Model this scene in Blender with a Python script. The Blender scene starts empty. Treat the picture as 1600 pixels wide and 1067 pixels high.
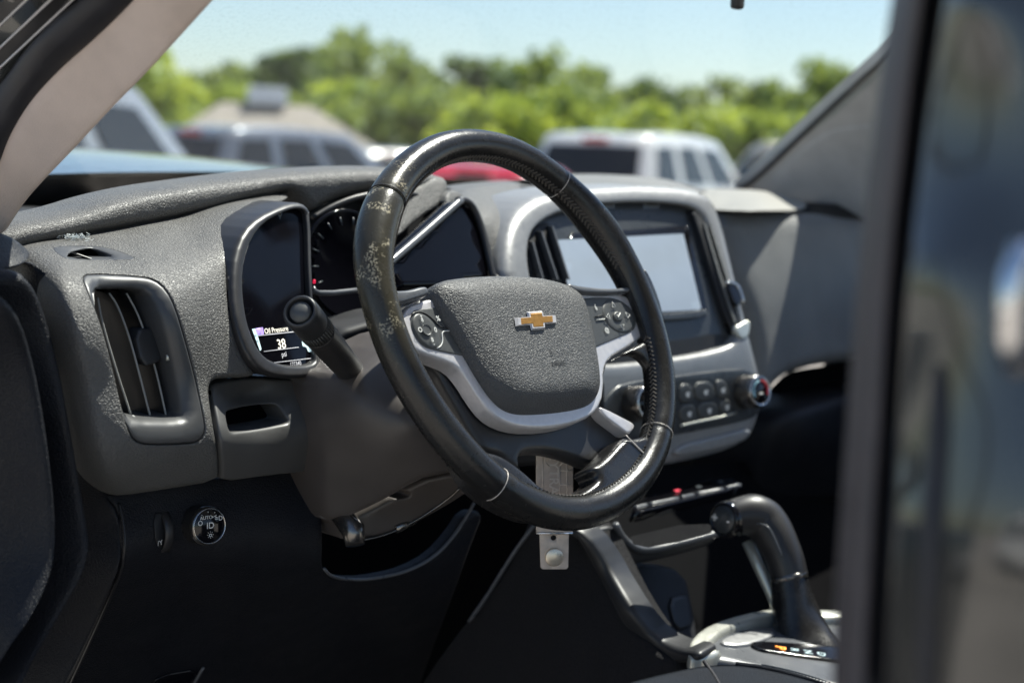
import bpy, bmesh, math, random
import numpy as np
from mathutils import Vector, Matrix
from mathutils.geometry import delaunay_2d_cdt
random.seed(7)
rng = np.random.default_rng(7)
scene = bpy.context.scene
COL = scene.collection
R_ = math.radians

# ------------------------------------------------------------------ camera
# vehicle frame: X to the passenger side, Y forward, Z up, steering wheel hub at (0, 0, 1.2)
H0 = 1.2
CAM = np.array([-0.992, -1.033, 0.141 + H0])
YAW, PIT, ROLL, FPX = R_(43.28), R_(-6.28), R_(2.31), 2526.0
FW = np.array([math.sin(YAW)*math.cos(PIT), math.cos(YAW)*math.cos(PIT), math.sin(PIT)])
RT = np.cross(FW, [0, 0, 1]); RT /= np.linalg.norm(RT); UP = np.cross(RT, FW)
RT, UP = math.cos(ROLL)*RT + math.sin(ROLL)*UP, -math.sin(ROLL)*RT + math.cos(ROLL)*UP
cam_d = bpy.data.cameras.new('camera'); cam = bpy.data.objects.new('camera', cam_d); COL.objects.link(cam)
M = Matrix.Identity(4)
for i in range(3):
    M[i][0], M[i][1], M[i][2], M[i][3] = RT[i], UP[i], -FW[i], CAM[i]
cam.matrix_world = M
cam_d.sensor_width = 36.0; cam_d.lens = 36.0*FPX/1600.0
cam_d.clip_start = 0.05; cam_d.clip_end = 3000
cam_d.dof.use_dof = True; cam_d.dof.focus_distance = 1.40; cam_d.dof.aperture_fstop = 4.3
scene.camera = cam
# ------------------------------------------------------------------ sky, sun, exposure
SUN = Vector((0.48, 0.07, 0.87)).normalized()
w = bpy.data.worlds.new('World'); scene.world = w; w.use_nodes = True
nt = w.node_tree; nt.nodes.clear()
sky = nt.nodes.new('ShaderNodeTexSky'); sky.sky_type = 'NISHITA'; sky.sun_disc = False
sky.sun_elevation = math.asin(SUN.z); sky.sun_rotation = math.atan2(SUN.x, SUN.y)
sky.air_density = 1.0; sky.dust_density = 0.5; sky.ozone_density = 2.5
bg = nt.nodes.new('ShaderNodeBackground'); bg.inputs[1].default_value = 0.082
wo = nt.nodes.new('ShaderNodeOutputWorld')
nt.links.new(sky.outputs[0], bg.inputs[0]); nt.links.new(bg.outputs[0], wo.inputs[0])
sd = bpy.data.lights.new('sun', 'SUN'); sd.energy = 5.0; sd.angle = R_(0.55); sd.color = (1.0, 0.96, 0.88)
so = bpy.data.objects.new('sun', sd); COL.objects.link(so)
so.rotation_euler = SUN.to_track_quat('Z', 'Y').to_euler()
vs = scene.view_settings
vs.view_transform = 'Standard'; vs.look = 'None'; vs.exposure = 0.80; vs.gamma = 1.0
scene.cycles.max_bounces = 7; scene.cycles.transparent_max_bounces = 12

# ------------------------------------------------------------------ materials
MAT = {}
def nodes(name):
    m = bpy.data.materials.new(name); m.use_nodes = True
    t = m.node_tree; return m, t, t.nodes['Principled BSDF']
def ramp(t, src, p0, c0, p1, c1):
    r = t.nodes.new('ShaderNodeValToRGB'); e = r.color_ramp.elements
    e[0].position, e[1].position = p0, p1
    e[0].color = (*c0, 1) if isinstance(c0, tuple) else (c0, c0, c0, 1)
    e[1].color = (*c1, 1) if isinstance(c1, tuple) else (c1, c1, c1, 1)
    t.links.new(src, r.inputs[0]); return r.outputs[0]
def tex(t, kind, scale, detail=2, coord='Object', **kw):
    tc = t.nodes.new('ShaderNodeTexCoord')
    n = t.nodes.new('ShaderNodeTex' + kind); n.inputs['Scale'].default_value = scale
    if 'Detail' in n.inputs: n.inputs['Detail'].default_value = detail
    for k, v in kw.items(): setattr(n, k, v)
    t.links.new(tc.outputs[coord], n.inputs['Vector']); return n
def mat(name, col, rough=0.5, metal=0.0, grain=0, gscale=420, var=0.15, vscale=30, coat=0, spec=0.5, dust=0.0, emit=None, estr=0):
    m, t, b = nodes(name)
    b.inputs['Roughness'].default_value = rough; b.inputs['Metallic'].default_value = metal
    b.inputs['Specular IOR Level'].default_value = spec
    if coat: b.inputs['Coat Weight'].default_value = coat; b.inputs['Coat Roughness'].default_value = 0.03
    if emit: b.inputs['Emission Color'].default_value = (*emit, 1); b.inputs['Emission Strength'].default_value = estr
    n = tex(t, 'Noise', vscale, 4)
    c0 = tuple(c*(1-var) for c in col); c1 = tuple(min(1, c*(1+var)) for c in col)
    out = ramp(t, n.outputs[0], 0.35, c0, 0.65, c1)
    if dust:
        d = tex(t, 'Noise', 900, 1); msk = ramp(t, d.outputs[0], 0.72, 0.0, 0.78, dust)
        mx = t.nodes.new('ShaderNodeMix'); mx.data_type = 'RGBA'
        t.links.new(msk, mx.inputs[0]); t.links.new(out, mx.inputs[6]); mx.inputs[7].default_value = (0.5, 0.48, 0.42, 1)
        out = mx.outputs[2]
    t.links.new(out, b.inputs['Base Color'])
    rr = ramp(t, n.outputs[0], 0.3, max(0, rough-0.06), 0.7, min(1, rough+0.06)); t.links.new(rr, b.inputs['Roughness'])
    if grain:
        v = tex(t, 'Noise', gscale, 1.5); v.inputs['Distortion'].default_value = 0.7
        bp = t.nodes.new('ShaderNodeBump'); bp.inputs['Strength'].default_value = 1.0; bp.inputs['Distance'].default_value = grain
        inv = ramp(t, v.outputs[0], 0.36, 0.0, 0.60, 1.0)
        t.links.new(inv, bp.inputs['Height']); t.links.new(bp.outputs[0], b.inputs['Normal'])
    MAT[name] = m; return m
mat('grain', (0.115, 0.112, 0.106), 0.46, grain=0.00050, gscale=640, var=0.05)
mat('grain_shaded', (0.011, 0.012, 0.016), 0.46, grain=0.00030, gscale=620, var=0.05, spec=0.32)  # dark copy of the grain, with the shade put into its colour
mat('bag', (0.090, 0.090, 0.090), 0.45, grain=0.00044, gscale=690, var=0.05)
mat('smooth_black', (0.030, 0.031, 0.034), 0.42, var=0.1, dust=0.12)
mat('satin_black', (0.028, 0.027, 0.028), 0.38, var=0.08, dust=0.06)
mat('dark', (0.012, 0.012, 0.014), 0.55)
mat('dull', (0.005, 0.005, 0.006), 0.9, spec=0.1)  # near black, holding the shade of cavities in the colour
mat('shroud', (0.078, 0.068, 0.063), 0.42, var=0.06)  # warm bounce from the ground is tinted into this brown
mat('pocket', (0.085, 0.084, 0.082), 0.42, var=0.05, dust=0.10)
mat('tray_black', (0.014, 0.015, 0.018), 0.6, spec=0.12)
mat('vent_grey', (0.065, 0.066, 0.068), 0.40, var=0.05)
mat('gloss', (0.006, 0.006, 0.008), 0.08, var=0.02)
mat('lens', (0.004, 0.004, 0.006), 0.07, var=0.02, spec=0.18)
mat('silver', (0.66, 0.64, 0.65), 0.36, metal=0.35, var=0.04, vscale=200)
mat('stack_silver', (0.30, 0.30, 0.30), 0.38, metal=0.3, var=0.04, vscale=200)
mat('chrome', (0.75, 0.75, 0.76), 0.09, metal=1.0, var=0.02)
mat('gunmetal', (0.20, 0.19, 0.18), 0.22, metal=0.9, var=0.05)
mat('gold', (0.47, 0.24, 0.06), 0.38, metal=0.55, var=0.08, vscale=300)
mat('button', (0.075, 0.078, 0.078), 0.42, var=0.06, dust=0.2)
mat('button_dark', (0.05, 0.055, 0.06), 0.3, var=0.05)
mat('icon', (0.75, 0.75, 0.72), 0.5, var=0.02)
mat('fabric_beige', (0.70, 0.58, 0.51), 0.9, grain=0.00012, gscale=900, var=0.05)
mat('fabric_grey', (0.52, 0.52, 0.53), 0.9, var=0.05)
mat('rubber', (0.022, 0.022, 0.027), 0.55, var=0.15, vscale=60)
mat('seal_rubber', (0.080, 0.066, 0.064), 0.55, var=0.12, vscale=60)
mat('paint', (0.050, 0.055, 0.055), 0.22, metal=0.35, coat=1.0, var=0.05)
mat('hood_paint', (0.06, 0.064, 0.07), 0.25, metal=0.4, coat=1.0, var=0.03)
mat('jamb', (0.045, 0.046, 0.044), 0.16, metal=0.3, coat=1.0, var=0.06)
mat('carpet', (0.020, 0.019, 0.021), 0.95, grain=0.0012, gscale=700)
mat('seat_cloth', (0.016, 0.020, 0.026), 0.9, grain=0.0004, gscale=900, spec=0.15)
mat('slat_black', (0.016, 0.016, 0.018), 0.6, spec=0.25)
mat('console_trim', (0.58, 0.58, 0.52), 0.32, metal=0.5, var=0.03)
mat('tag', (0.62, 0.53, 0.46), 0.40, metal=0.1, var=0.12, vscale=120)
mat('tag_line', (0.80, 0.73, 0.66), 0.4, metal=0.1)
mat('coin', (0.82, 0.72, 0.58), 0.30, metal=0.7, var=0.05)
mat('stitch', (0.10, 0.088, 0.075), 0.7, var=0.3)
mat('slat_glint_grey', (0.30, 0.30, 0.28), 0.45)  # pale grey for the painted sunlight on slat edges
mat('lint', (0.62, 0.66, 0.66), 0.95)
mat('dash_sunlit', (0.30, 0.29, 0.26), 0.55, var=0.05)  # cream sunlight on the passenger lip is put into this colour
mat('dash_mid', (0.17, 0.172, 0.170), 0.6, var=0.12, vscale=14, grain=0.0003, gscale=640)
mat('trim_gloss', (0.11, 0.115, 0.125), 0.3, var=0.05)
mat('txt', (0.8, 0.76, 0.66), 0.5, emit=(0.85, 0.8, 0.68), estr=0.55)
mat('txt_dim', (0.5, 0.5, 0.52), 0.5, emit=(0.6, 0.6, 0.65), estr=0.28)
mat('txt_purple', (0.3, 0.2, 0.6), 0.5, emit=(0.42, 0.32, 0.75), estr=0.5)
mat('txt_cyan', (0.5, 0.65, 0.68), 0.5, emit=(0.5, 0.68, 0.72), estr=0.45)
mat('txt_grey', (0.05, 0.06, 0.07), 0.3)
mat('lamp_red', (0.5, 0.01, 0.03), 0.4, emit=(0.8, 0.02, 0.08), estr=0.5)
mat('lamp_orange', (0.9, 0.3, 0.03), 0.5, emit=(1.0, 0.28, 0.02), estr=1.3)
mat('red_mark', (0.75, 0.06, 0.09), 0.4); mat('blue_mark', (0.3, 0.55, 0.68), 0.4)
mat('display', (0.25, 0.29, 0.34), 0.12, var=0.03, emit=(0.52, 0.62, 0.74), estr=0.15)  # pale reflection on the screen is put in as emission
mat('display_bright', (0.3, 0.34, 0.4), 0.12, var=0.03, emit=(0.60, 0.69, 0.79), estr=0.28)
# worn steering wheel leather: scuffs sit on the left upper arc of the rim
def leather(name, wear):
    m, t, b = nodes(name)
    b.inputs['Roughness'].default_value = 0.33
    n = tex(t, 'Noise', 60, 4); base = ramp(t, n.outputs[0], 0.35, (0.014, 0.0135, 0.014), 0.65, (0.022, 0.021, 0.021))
    out = base
    if wear:
        tc = t.nodes.new('ShaderNodeTexCoord'); sx = t.nodes.new('ShaderNodeSeparateXYZ'); t.links.new(tc.outputs['Object'], sx.inputs[0])
        mx = ramp(t, sx.outputs[0], 0.0, 1.0, 1.0, 0.0)
        a = t.nodes.new('ShaderNodeMapRange'); a.inputs[1].default_value = -0.10; a.inputs[2].default_value = -0.135
        t.links.new(sx.outputs[0], a.inputs[0])
        c = t.nodes.new('ShaderNodeMapRange'); c.inputs[1].default_value = -0.03; c.inputs[2].default_value = 0.02
        t.links.new(sx.outputs[2], c.inputs[0])
        am = t.nodes.new('ShaderNodeMath'); am.operation = 'MULTIPLY'; t.links.new(a.outputs[0], am.inputs[0]); t.links.new(c.outputs[0], am.inputs[1])
        w1 = tex(t, 'Noise', 48, 5); k1 = ramp(t, w1.outputs[0], 0.55, 0.0, 0.62, 1.0)
        w2 = tex(t, 'Noise', 520, 4); k2 = ramp(t, w2.outputs[0], 0.50, 0.0, 0.57, 1.0)
        k = t.nodes.new('ShaderNodeMath'); k.operation = 'MULTIPLY'; t.links.new(k1, k.inputs[0]); t.links.new(k2, k.inputs[1])
        kk = t.nodes.new('ShaderNodeMath'); kk.operation = 'MULTIPLY'; t.links.new(k.outputs[0], kk.inputs[0]); t.links.new(am.outputs[0], kk.inputs[1])
        tan = t.nodes.new('ShaderNodeMix'); tan.data_type = 'RGBA'; tan.inputs[6].default_value = (0.018, 0.0175, 0.017, 1); tan.inputs[7].default_value = (0.045, 0.040, 0.027, 1)
        t.links.new(am.outputs[0], tan.inputs[0])
        t2 = t.nodes.new('ShaderNodeMix'); t2.data_type = 'RGBA'; t.links.new(kk.outputs[0], t2.inputs[0]); t.links.new(tan.outputs[2], t2.inputs[6]); t2.inputs[7].default_value = (0.42, 0.37, 0.26, 1)
        out = t2.outputs[2]
    t.links.new(out, b.inputs['Base Color'])
    rr = ramp(t, n.outputs[0], 0.3, 0.20, 0.7, 0.32); t.links.new(rr, b.inputs['Roughness'])
    v = tex(t, 'Noise', 700, 3); bp = t.nodes.new('ShaderNodeBump'); bp.inputs['Strength'].default_value = 0.35; bp.inputs['Distance'].default_value = 0.0006
    t.links.new(v.outputs[0], bp.inputs['Height']); t.links.new(bp.outputs[0], b.inputs['Normal'])
    MAT[name] = m
leather('leather', True); leather('leather_plain', False)
def glass(name, tint, refl):
    m = bpy.data.materials.new(name); m.use_nodes = True; t = m.node_tree; t.nodes.clear()
    o = t.nodes.new('ShaderNodeOutputMaterial'); tr = t.nodes.new('ShaderNodeBsdfTransparent'); tr.inputs[0].default_value = (*tint, 1)
    g = t.nodes.new('ShaderNodeBsdfGlossy'); g.inputs['Roughness'].default_value = 0.02
    df = t.nodes.new('ShaderNodeBsdfDiffuse'); df.inputs[0].default_value = (0.7, 0.7, 0.66, 1)
    lw = t.nodes.new('ShaderNodeLayerWeight'); lw.inputs[0].default_value = 0.35
    ml = t.nodes.new('ShaderNodeMath'); ml.operation = 'MULTIPLY'; ml.inputs[1].default_value = refl; t.links.new(lw.outputs['Fresnel'], ml.inputs[0])
    mx = t.nodes.new('ShaderNodeMixShader'); t.links.new(ml.outputs[0], mx.inputs[0]); t.links.new(tr.outputs[0], mx.inputs[1]); t.links.new(g.outputs[0], mx.inputs[2])
    n = tex(t, 'Noise', 260, 3); k = ramp(t, n.outputs[0], 0.5, 0.045, 0.72, 0.13)     # a thin film of dust and specks
    m2 = t.nodes.new('ShaderNodeMixShader'); t.links.new(k, m2.inputs[0]); t.links.new(mx.outputs[0], m2.inputs[1]); t.links.new(df.outputs[0], m2.inputs[2])
    t.links.new(m2.outputs[0], o.inputs[0]); MAT[name] = m
glass('windscreen', (0.93, 0.965, 0.95), 0.25)

# ------------------------------------------------------------------ objects
def finish(o, parent=None, label=None, cat=None, group=None, kind=None):
    COL.objects.link(o)
    if parent: o.parent = parent
    if label: o['label'] = label
    if cat: o['category'] = cat
    if group: o['group'] = group
    if kind: o['kind'] = kind
    return o
def root(name, loc, label, cat, group=None):
    o = bpy.data.objects.new(name, None); o.location = loc; o.empty_display_size = 0.02
    finish(o, None, label, cat, group); o['_loc'] = tuple(loc); del o['_loc']
    return o
def wloc(p):
    v = Vector((0, 0, 0))
    while p: v += p.location; p = p.parent
    return v
def link_mesh(name, verts, faces, material, parent=None, smooth=True, **kw):
    off = wloc(parent) if parent else Vector((0, 0, 0))
    me = bpy.data.meshes.new(name)
    me.from_pydata([(v[0]-off.x, v[1]-off.y, v[2]-off.z) for v in verts], [], faces)
    me.materials.append(MAT[material]); me.update()
    if smooth: me.shade_smooth()
    return finish(bpy.data.objects.new(name, me), parent, **kw)
def link_bm(name, bm, material, parent=None, smooth=False, **kw):
    off = wloc(parent) if parent else Vector((0, 0, 0))
    bmesh.ops.translate(bm, verts=bm.verts, vec=-off)
    bmesh.ops.recalc_face_normals(bm, faces=bm.faces)
    me = bpy.data.meshes.new(name); bm.to_mesh(me); bm.free(); me.materials.append(MAT[material])
    if smooth: me.shade_smooth()
    return finish(bpy.data.objects.new(name, me), parent, **kw)

# ------------------------------------------------------------------ measuring: sight line -> point on a real plane
def ray(px, py):
    d = FW + RT*((px-800)/FPX) + UP*((533.5-py)/FPX)
    return d
def tval(px, py, kind, val):
    d = ray(px, py)
    if kind in 'XYZ':
        i = 'XYZ'.index(kind); return ((val + (H0 if kind == 'Z' else 0)) - CAM[i])/d[i]
    p0, n = val
    return float(np.dot(np.array(p0)-CAM, n)/np.dot(d, n))
def at(px, py, **k):
    kind, val = next(iter(k.items()))
    return Vector(CAM + ray(px, py)*tval(px, py, kind, val))
class Plane:
    def __init__(s, p0, n): s.p0 = np.array(p0, float); s.n = np.array(n, float)/np.linalg.norm(n)
    def invt(s, P):
        d = FW[None] + RT[None]*((P[:, 0:1]-800)/FPX) + UP[None]*((533.5-P[:, 1:2])/FPX)
        return (d@s.n)/np.dot(s.p0-CAM, s.n)
    def off(s, h): return Plane(s.p0 + s.n*h, s.n)
class Surf:
    # smooth surface through measured points: (px, py, axis, metres)
    def __init__(s, ctrl, lam=1e-6):
        s.c = np.array([(c[0], c[1]) for c in ctrl], float)/1000
        z = np.array([1/tval(*c) for c in ctrl]); n = len(ctrl)
        r = np.linalg.norm(s.c[:, None]-s.c[None], axis=2); K = np.where(r > 0, r*r*np.log(r+1e-12), 0) + np.eye(n)*lam
        Pm = np.c_[np.ones(n), s.c]; A = np.block([[K, Pm], [Pm.T, np.zeros((3, 3))]])
        s.w = np.linalg.lstsq(A, np.r_[z, 0, 0, 0], rcond=None)[0]; s.n_ = n
    def invt(s, P):
        q = np.asarray(P, float)/1000
        r = np.linalg.norm(q[:, None]-s.c[None], axis=2); K = np.where(r > 0, r*r*np.log(r+1e-12), 0)
        return K@s.w[:s.n_] + s.w[s.n_] + q@s.w[s.n_+1:]
def pts3(P, surf):
    P = np.asarray(P, float); it = surf.invt(P)
    d = FW[None] + RT[None]*((P[:, 0:1]-800)/FPX) + UP[None]*((533.5-P[:, 1:2])/FPX)
    return CAM[None] + d/it[:, None]
def chaikin(P, it, closed=True):
    P = np.asarray(P, float)
    for _ in range(it):
        if closed:
            Q = np.roll(P, -1, 0); P = np.stack([P*.75+Q*.25, P*.25+Q*.75], 1).reshape(-1, 2)
        else:
            A, B = P[:-1], P[1:]; P = np.vstack([P[:1], np.stack([A*.75+B*.25, A*.25+B*.75], 1).reshape(-1, 2), P[-1:]])
    return P
def resample(P, step, closed=True):
    P = np.asarray(P, float); Q = np.vstack([P, P[:1]]) if closed else P
    L = np.r_[0, np.cumsum(np.linalg.norm(np.diff(Q, axis=0), axis=1))]
    n = max(6, int(round(L[-1]/step))); t = np.linspace(0, L[-1], n, endpoint=not closed)
    return np.c_[np.interp(t, L, Q[:, 0]), np.interp(t, L, Q[:, 1])]
def inside(P, poly):
    x, y = P[:, 0:1], P[:, 1:2]; a = poly; b = np.roll(poly, -1, 0)
    c = ((a[:, 1] > y) != (b[:, 1] > y)) & (x < (b[:, 0]-a[:, 0])*(y-a[:, 1])/(b[:, 1]-a[:, 1]+1e-12)+a[:, 0])
    return c.sum(1) % 2 == 1
def dist(P, poly):
    a = poly; b = np.roll(poly, -1, 0); ab = b-a
    t = np.clip(((P[:, None]-a[None])*ab[None]).sum(2)/((ab*ab).sum(1)[None]+1e-12), 0, 1)
    return np.linalg.norm(P[:, None]-(a[None]+t[..., None]*ab[None]), axis=2).min(1)
def relief(name, material, outline, surf, parent=None, holes=(), r=5, rd=0.004, hr=0, hd=0.0, dome=0.0, dome_r=40, skirt=0.012,
           back=(0, 1, 0), step=10, it=2, hit=2, hfun=None, hskirt=None, bstep=None, **kw):
    """A panel: outline and openings laid on a measured surface, edges rounded over, sides running back."""
    back = np.array(back, float); back /= np.linalg.norm(back)
    bs = bstep or max(2.0, step*0.5)
    B = resample(chaikin(outline, it), bs)
    if 0.5*np.sum(B[:, 0]*np.roll(B[:, 1], -1)-np.roll(B[:, 0], -1)*B[:, 1]) < 0: B = B[::-1]
    HB = [resample(chaikin(h, hit), bs) for h in holes]
    rings = [B]+HB; allp = list(rings)
    def offs(poly, dd, sign):
        tg = np.roll(poly, -1, 0)-np.roll(poly, 1, 0); tg /= np.linalg.norm(tg, axis=1)[:, None]+1e-9
        a = 0.5*np.sum(poly[:, 0]*np.roll(poly[:, 1], -1)-np.roll(poly[:, 0], -1)*poly[:, 1])
        nr = np.c_[-tg[:, 1], tg[:, 0]]*(1 if a > 0 else -1)*sign
        return poly+nr*dd
    extra = []
    def keep(Q, md):
        k = inside(Q, B)
        for h in HB: k &= ~inside(Q, h)
        dm = np.min([dist(Q, p) for p in rings], axis=0)
        return Q[k & (dm > md)]
    for f in (0.12, 0.3, 0.6, 1.0):
        if r > 0: extra.append(keep(offs(B, r*f, 1), r*f*0.9))
        if hr > 0:
            for h in HB: extra.append(keep(offs(h, hr*f, -1), hr*f*0.9))
    x0, y0 = B.min(0); x1, y1 = B.max(0)
    gx, gy = np.meshgrid(np.arange(x0, x1, step), np.arange(y0, y1, step*0.87)); gx[1::2] += step*0.5
    G = np.c_[gx.ravel(), gy.ravel()]
    if len(G): extra.append(keep(G, max(r*1.15, hr*1.15, step*0.45)))
    P = np.vstack(rings+[e for e in extra if len(e)])
    edges = []; k = 0
    for rg in rings:
        n = len(rg); edges += [(k+i, k+(i+1) % n) for i in range(n)]; k += n
    res = delaunay_2d_cdt([Vector(p) for p in P], edges, [], 0, 1e-4)
    V2 = np.array([(v.x, v.y) for v in res[0]]); F = [tuple(f) for f in res[2]]
    ce = np.array([V2[list(f)].mean(0) for f in F]); ok = inside(ce, B)
    for h in HB: ok &= ~inside(ce, h)
    F = [f for f, o_ in zip(F, ok) if o_]
    W = pts3(V2, surf)
    db = dist(V2, B); off = np.zeros(len(V2))
    if r > 0:
        s = np.clip(db/r, 0, 1); off += rd*(1-np.sqrt(np.clip(1-(1-s)**2, 0, 1)))
    if HB and hr > 0:
        dh = np.min([dist(V2, h) for h in HB], axis=0); s = np.clip(dh/hr, 0, 1); off += hd*(1-np.sqrt(np.clip(1-(1-s)**2, 0, 1)))
    if dome:
        s = np.clip(db/dome_r, 0, 1); off -= dome*(s*s*(3-2*s))
    if hfun is not None: off -= hfun(V2)
    W = W+off[:, None]*back[None]
    verts = [tuple(v) for v in W]; faces = []
    # orient towards the camera
    for f in F:
        a, b, c = W[f[0]], W[f[1]], W[f[2]]
        faces.append(f if np.dot(np.cross(b-a, c-a), CAM-a) > 0 else f[::-1])
    if skirt or hskirt:
        cnt = {}
        for f in faces:
            for i in range(3):
                e = (f[i], f[(i+1) % 3]); cnt.setdefault(tuple(sorted(e)), []).append(e)
        new = {}
        for ke, l in cnt.items():
            if len(l) != 1: continue
            a, b = l[0]
            mid = (V2[a]+V2[b])[None]/2
            isout = dist(mid, B)[0] < 0.3
            dd = skirt if isout else (hskirt if hskirt is not None else skirt)
            if not dd: continue
            for v in (a, b):
                if v not in new: new[v] = len(verts); verts.append(tuple(W[v]+back*dd))
            faces.append((b, a, new[a], new[b]))
    return link_mesh(name, verts, faces, material, parent, **kw)

def frame_at(d):
    d = Vector(d).normalized(); u = d.orthogonal().normalized(); return d, u, d.cross(u)
def tube(name, material, pts, rad, parent=None, n=12, closed=False, ell=None, caps=True, **kw):
    pts = [Vector(p) for p in pts]; m = len(pts); rad = rad if hasattr(rad, '__len__') else [rad]*m
    verts, faces = [], []; u = None
    for i, p in enumerate(pts):
        d = (pts[(i+1) % m]-pts[i-1]) if closed else (pts[min(i+1, m-1)]-pts[max(i-1, 0)])
        d.normalize()
        if u is None: u = Vector(ell[0]) if ell else d.orthogonal()
        u = (u-d*u.dot(d)).normalized(); v = d.cross(u)
        for k in range(n):
            a = 2*math.pi*k/n; s = ell[1] if ell else 1
            verts.append(p+u*(math.cos(a)*rad[i])+v*(math.sin(a)*rad[i]*s))
    for i in range(m if closed else m-1):
        j = (i+1) % m
        for k in range(n): faces.append((i*n+k, i*n+(k+1) % n, j*n+(k+1) % n, j*n+k))
    if not closed and caps:
        faces.append(tuple(range(n))[::-1]); faces.append(tuple((m-1)*n+k for k in range(n)))
    return link_mesh(name, verts, faces, material, parent, **kw)
def lathe(name, material, p, axis, prof, parent=None, n=40, up=None, **kw):
    """prof: (radius, height along axis)"""
    d = Vector(axis).normalized(); u = (Vector(up)-d*d.dot(Vector(up))).normalized() if up else d.orthogonal().normalized(); v = d.cross(u); p = Vector(p)
    verts, faces = [], []
    for r, h in prof:
        for k in range(n):
            a = 2*math.pi*k/n; verts.append(p+d*h+(u*math.cos(a)+v*math.sin(a))*r)
    for i in range(len(prof)-1):
        for k in range(n): faces.append((i*n+k, i*n+(k+1) % n, (i+1)*n+(k+1) % n, (i+1)*n+k))
    faces.append(tuple((len(prof)-1)*n+k for k in range(n)))
    return link_mesh(name, verts, faces, material, parent, **kw)
def box(name, material, c, s, parent=None, rot=None, bev=0.0, seg=2, **kw):
    bm = bmesh.new(); bmesh.ops.create_cube(bm, size=1)
    bmesh.ops.scale(bm, vec=Vector(s), verts=bm.verts)
    if bev: bmesh.ops.bevel(bm, geom=bm.edges[:]+bm.verts[:], offset=bev, segments=seg, affect='EDGES', profile=0.5)
    if rot is not None: bmesh.ops.transform(bm, matrix=rot.to_4x4(), verts=bm.verts)
    bmesh.ops.translate(bm, vec=Vector(c), verts=bm.verts)
    return link_bm(name, bm, material, parent, **kw)
def text(name, s, material, p, xdir, ydir, size, parent, ext=0.0002, bold=0.0):
    cu = bpy.data.curves.new(name, 'FONT'); cu.body = s; cu.size = 1; cu.align_x = 'CENTER'; cu.align_y = 'CENTER'; cu.offset = bold; cu.resolution_u = 3
    o = bpy.data.objects.new('tmp', cu); COL.objects.link(o)
    bpy.context.view_layer.update()
    me0 = o.evaluated_get(bpy.context.evaluated_depsgraph_get()).to_mesh()
    V = [v.co.copy() for v in me0.vertices]; F = [tuple(q.vertices) for q in me0.polygons]
    o.to_mesh_clear() if False else None
    COL.objects.unlink(o); bpy.data.objects.remove(o)
    x = Vector(xdir).normalized(); y = Vector(ydir).normalized(); z = x.cross(y).normalized(); p = Vector(p)
    verts = [p+x*(v.x*size)+y*(v.y*size)+z*ext for v in V]
    return link_mesh(name, verts, F, material, parent, smooth=False)
def strip(name, material, px, surf, rad, parent=None, lift=0.0, back=(0, 1, 0), n=8, it=2, step=6, **kw):
    """A bead or seam following a line on a measured surface."""
    P = resample(chaikin(px, it, False), step, False); W = pts3(P, surf)-np.array(back)*lift
    return tube(name, material, [Vector(q) for q in W], rad, parent, n=n, **kw)

# ================================================================== GROUND
def grid_sheet(name, material, x0, x1, y0, y1, z, nx=2, ny=2, **kw):
    V = [(x0+(x1-x0)*i/nx, y0+(y1-y0)*j/ny, z) for j in range(ny+1) for i in range(nx+1)]
    F = [(j*(nx+1)+i, j*(nx+1)+i+1, (j+1)*(nx+1)+i+1, (j+1)*(nx+1)+i) for j in range(ny) for i in range(nx)]
    return link_mesh(name, V, F, material, **kw)
mat('asphalt', (0.36, 0.33, 0.29), 0.9, grain=0.004, gscale=60, var=0.25, vscale=0.8)
mat('line_paint', (0.72, 0.71, 0.66), 0.8)
mat('grass', (0.10, 0.14, 0.04), 0.95, var=0.4, vscale=0.3)
grid_sheet('ground', 'asphalt', -900, 1200, -600, 1500, 0.0, 4, 4, kind='structure')
grid_sheet('grass_verge', 'grass', -200, 500, 62, 400, 0.02, 4, 4, kind='structure')

# ================================================================== PICKUP CAB (body, glass, pillars)
truck = root('pickup_truck', (0.37, 0.0, 0.0), 'dark grey pickup truck cab with beige pillar trim and its driver side open', 'pickup truck')
PT = Surf([(212, 0, 'Y', .015), (100, 105, 'Y', .10), (30, 195, 'Y', .16), (0, 245, 'Y', .19), (340, 0, 'Y', -.045), (275, 0, 'Y', -.022), (290, 55, 'Y', -.005), (235, 115, 'Y', .038), (180, 170, 'Y', .082),
           (120, 235, 'Y', .13), (80, 275, 'Y', .16), (46, 312, 'Y', .195), (10, 365, 'Y', .235), (0, 300, 'Y', .21)])
relief('pillar_trim', 'fabric_beige', [(430, -190), (300, -72), (212, 0), (160, 50), (100, 105), (60, 150), (30, 192), (8, 228), (-4, 260), (-60, 340), (-60, 400), (10, 368), (25, 345), (46, 313), (80, 276),
       (120, 235), (180, 170), (235, 115), (290, 55), (340, 0), (395, -60), (520, -190)], PT, truck, r=14, rd=0.008, skirt=0.02, step=14, it=2, label='beige woven trim on the windscreen pillar')
ST = Surf([(115, 0, 'Y', .05), (0, 125, 'Y', .15), (212, 0, 'Y', .01), (100, 105, 'Y', .095), (0, 245, 'Y', .18), (60, 60, 'Y', .09)])
relief('door_seal', 'rubber', [(180, -60), (113, 2), (75, 38), (40, 76), (0, 128), (-60, 210), (-60, 340), (0, 262), (12, 232), (34, 195), (64, 153), (104, 108), (164, 53), (216, 3), (290, -60)],
       ST, truck, r=34, rd=0.022, skirt=0.03, back=tuple(ray(60, 130)), step=12, label='black rubber door seal beside the beige pillar')
FS = Surf([(113, 0, 'Y', .06), (0, 110, 'Y', .16), (0, 0, 'Y', .12), (-40, 60, 'Y', .17), (60, -40, 'Y', .04)])
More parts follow.
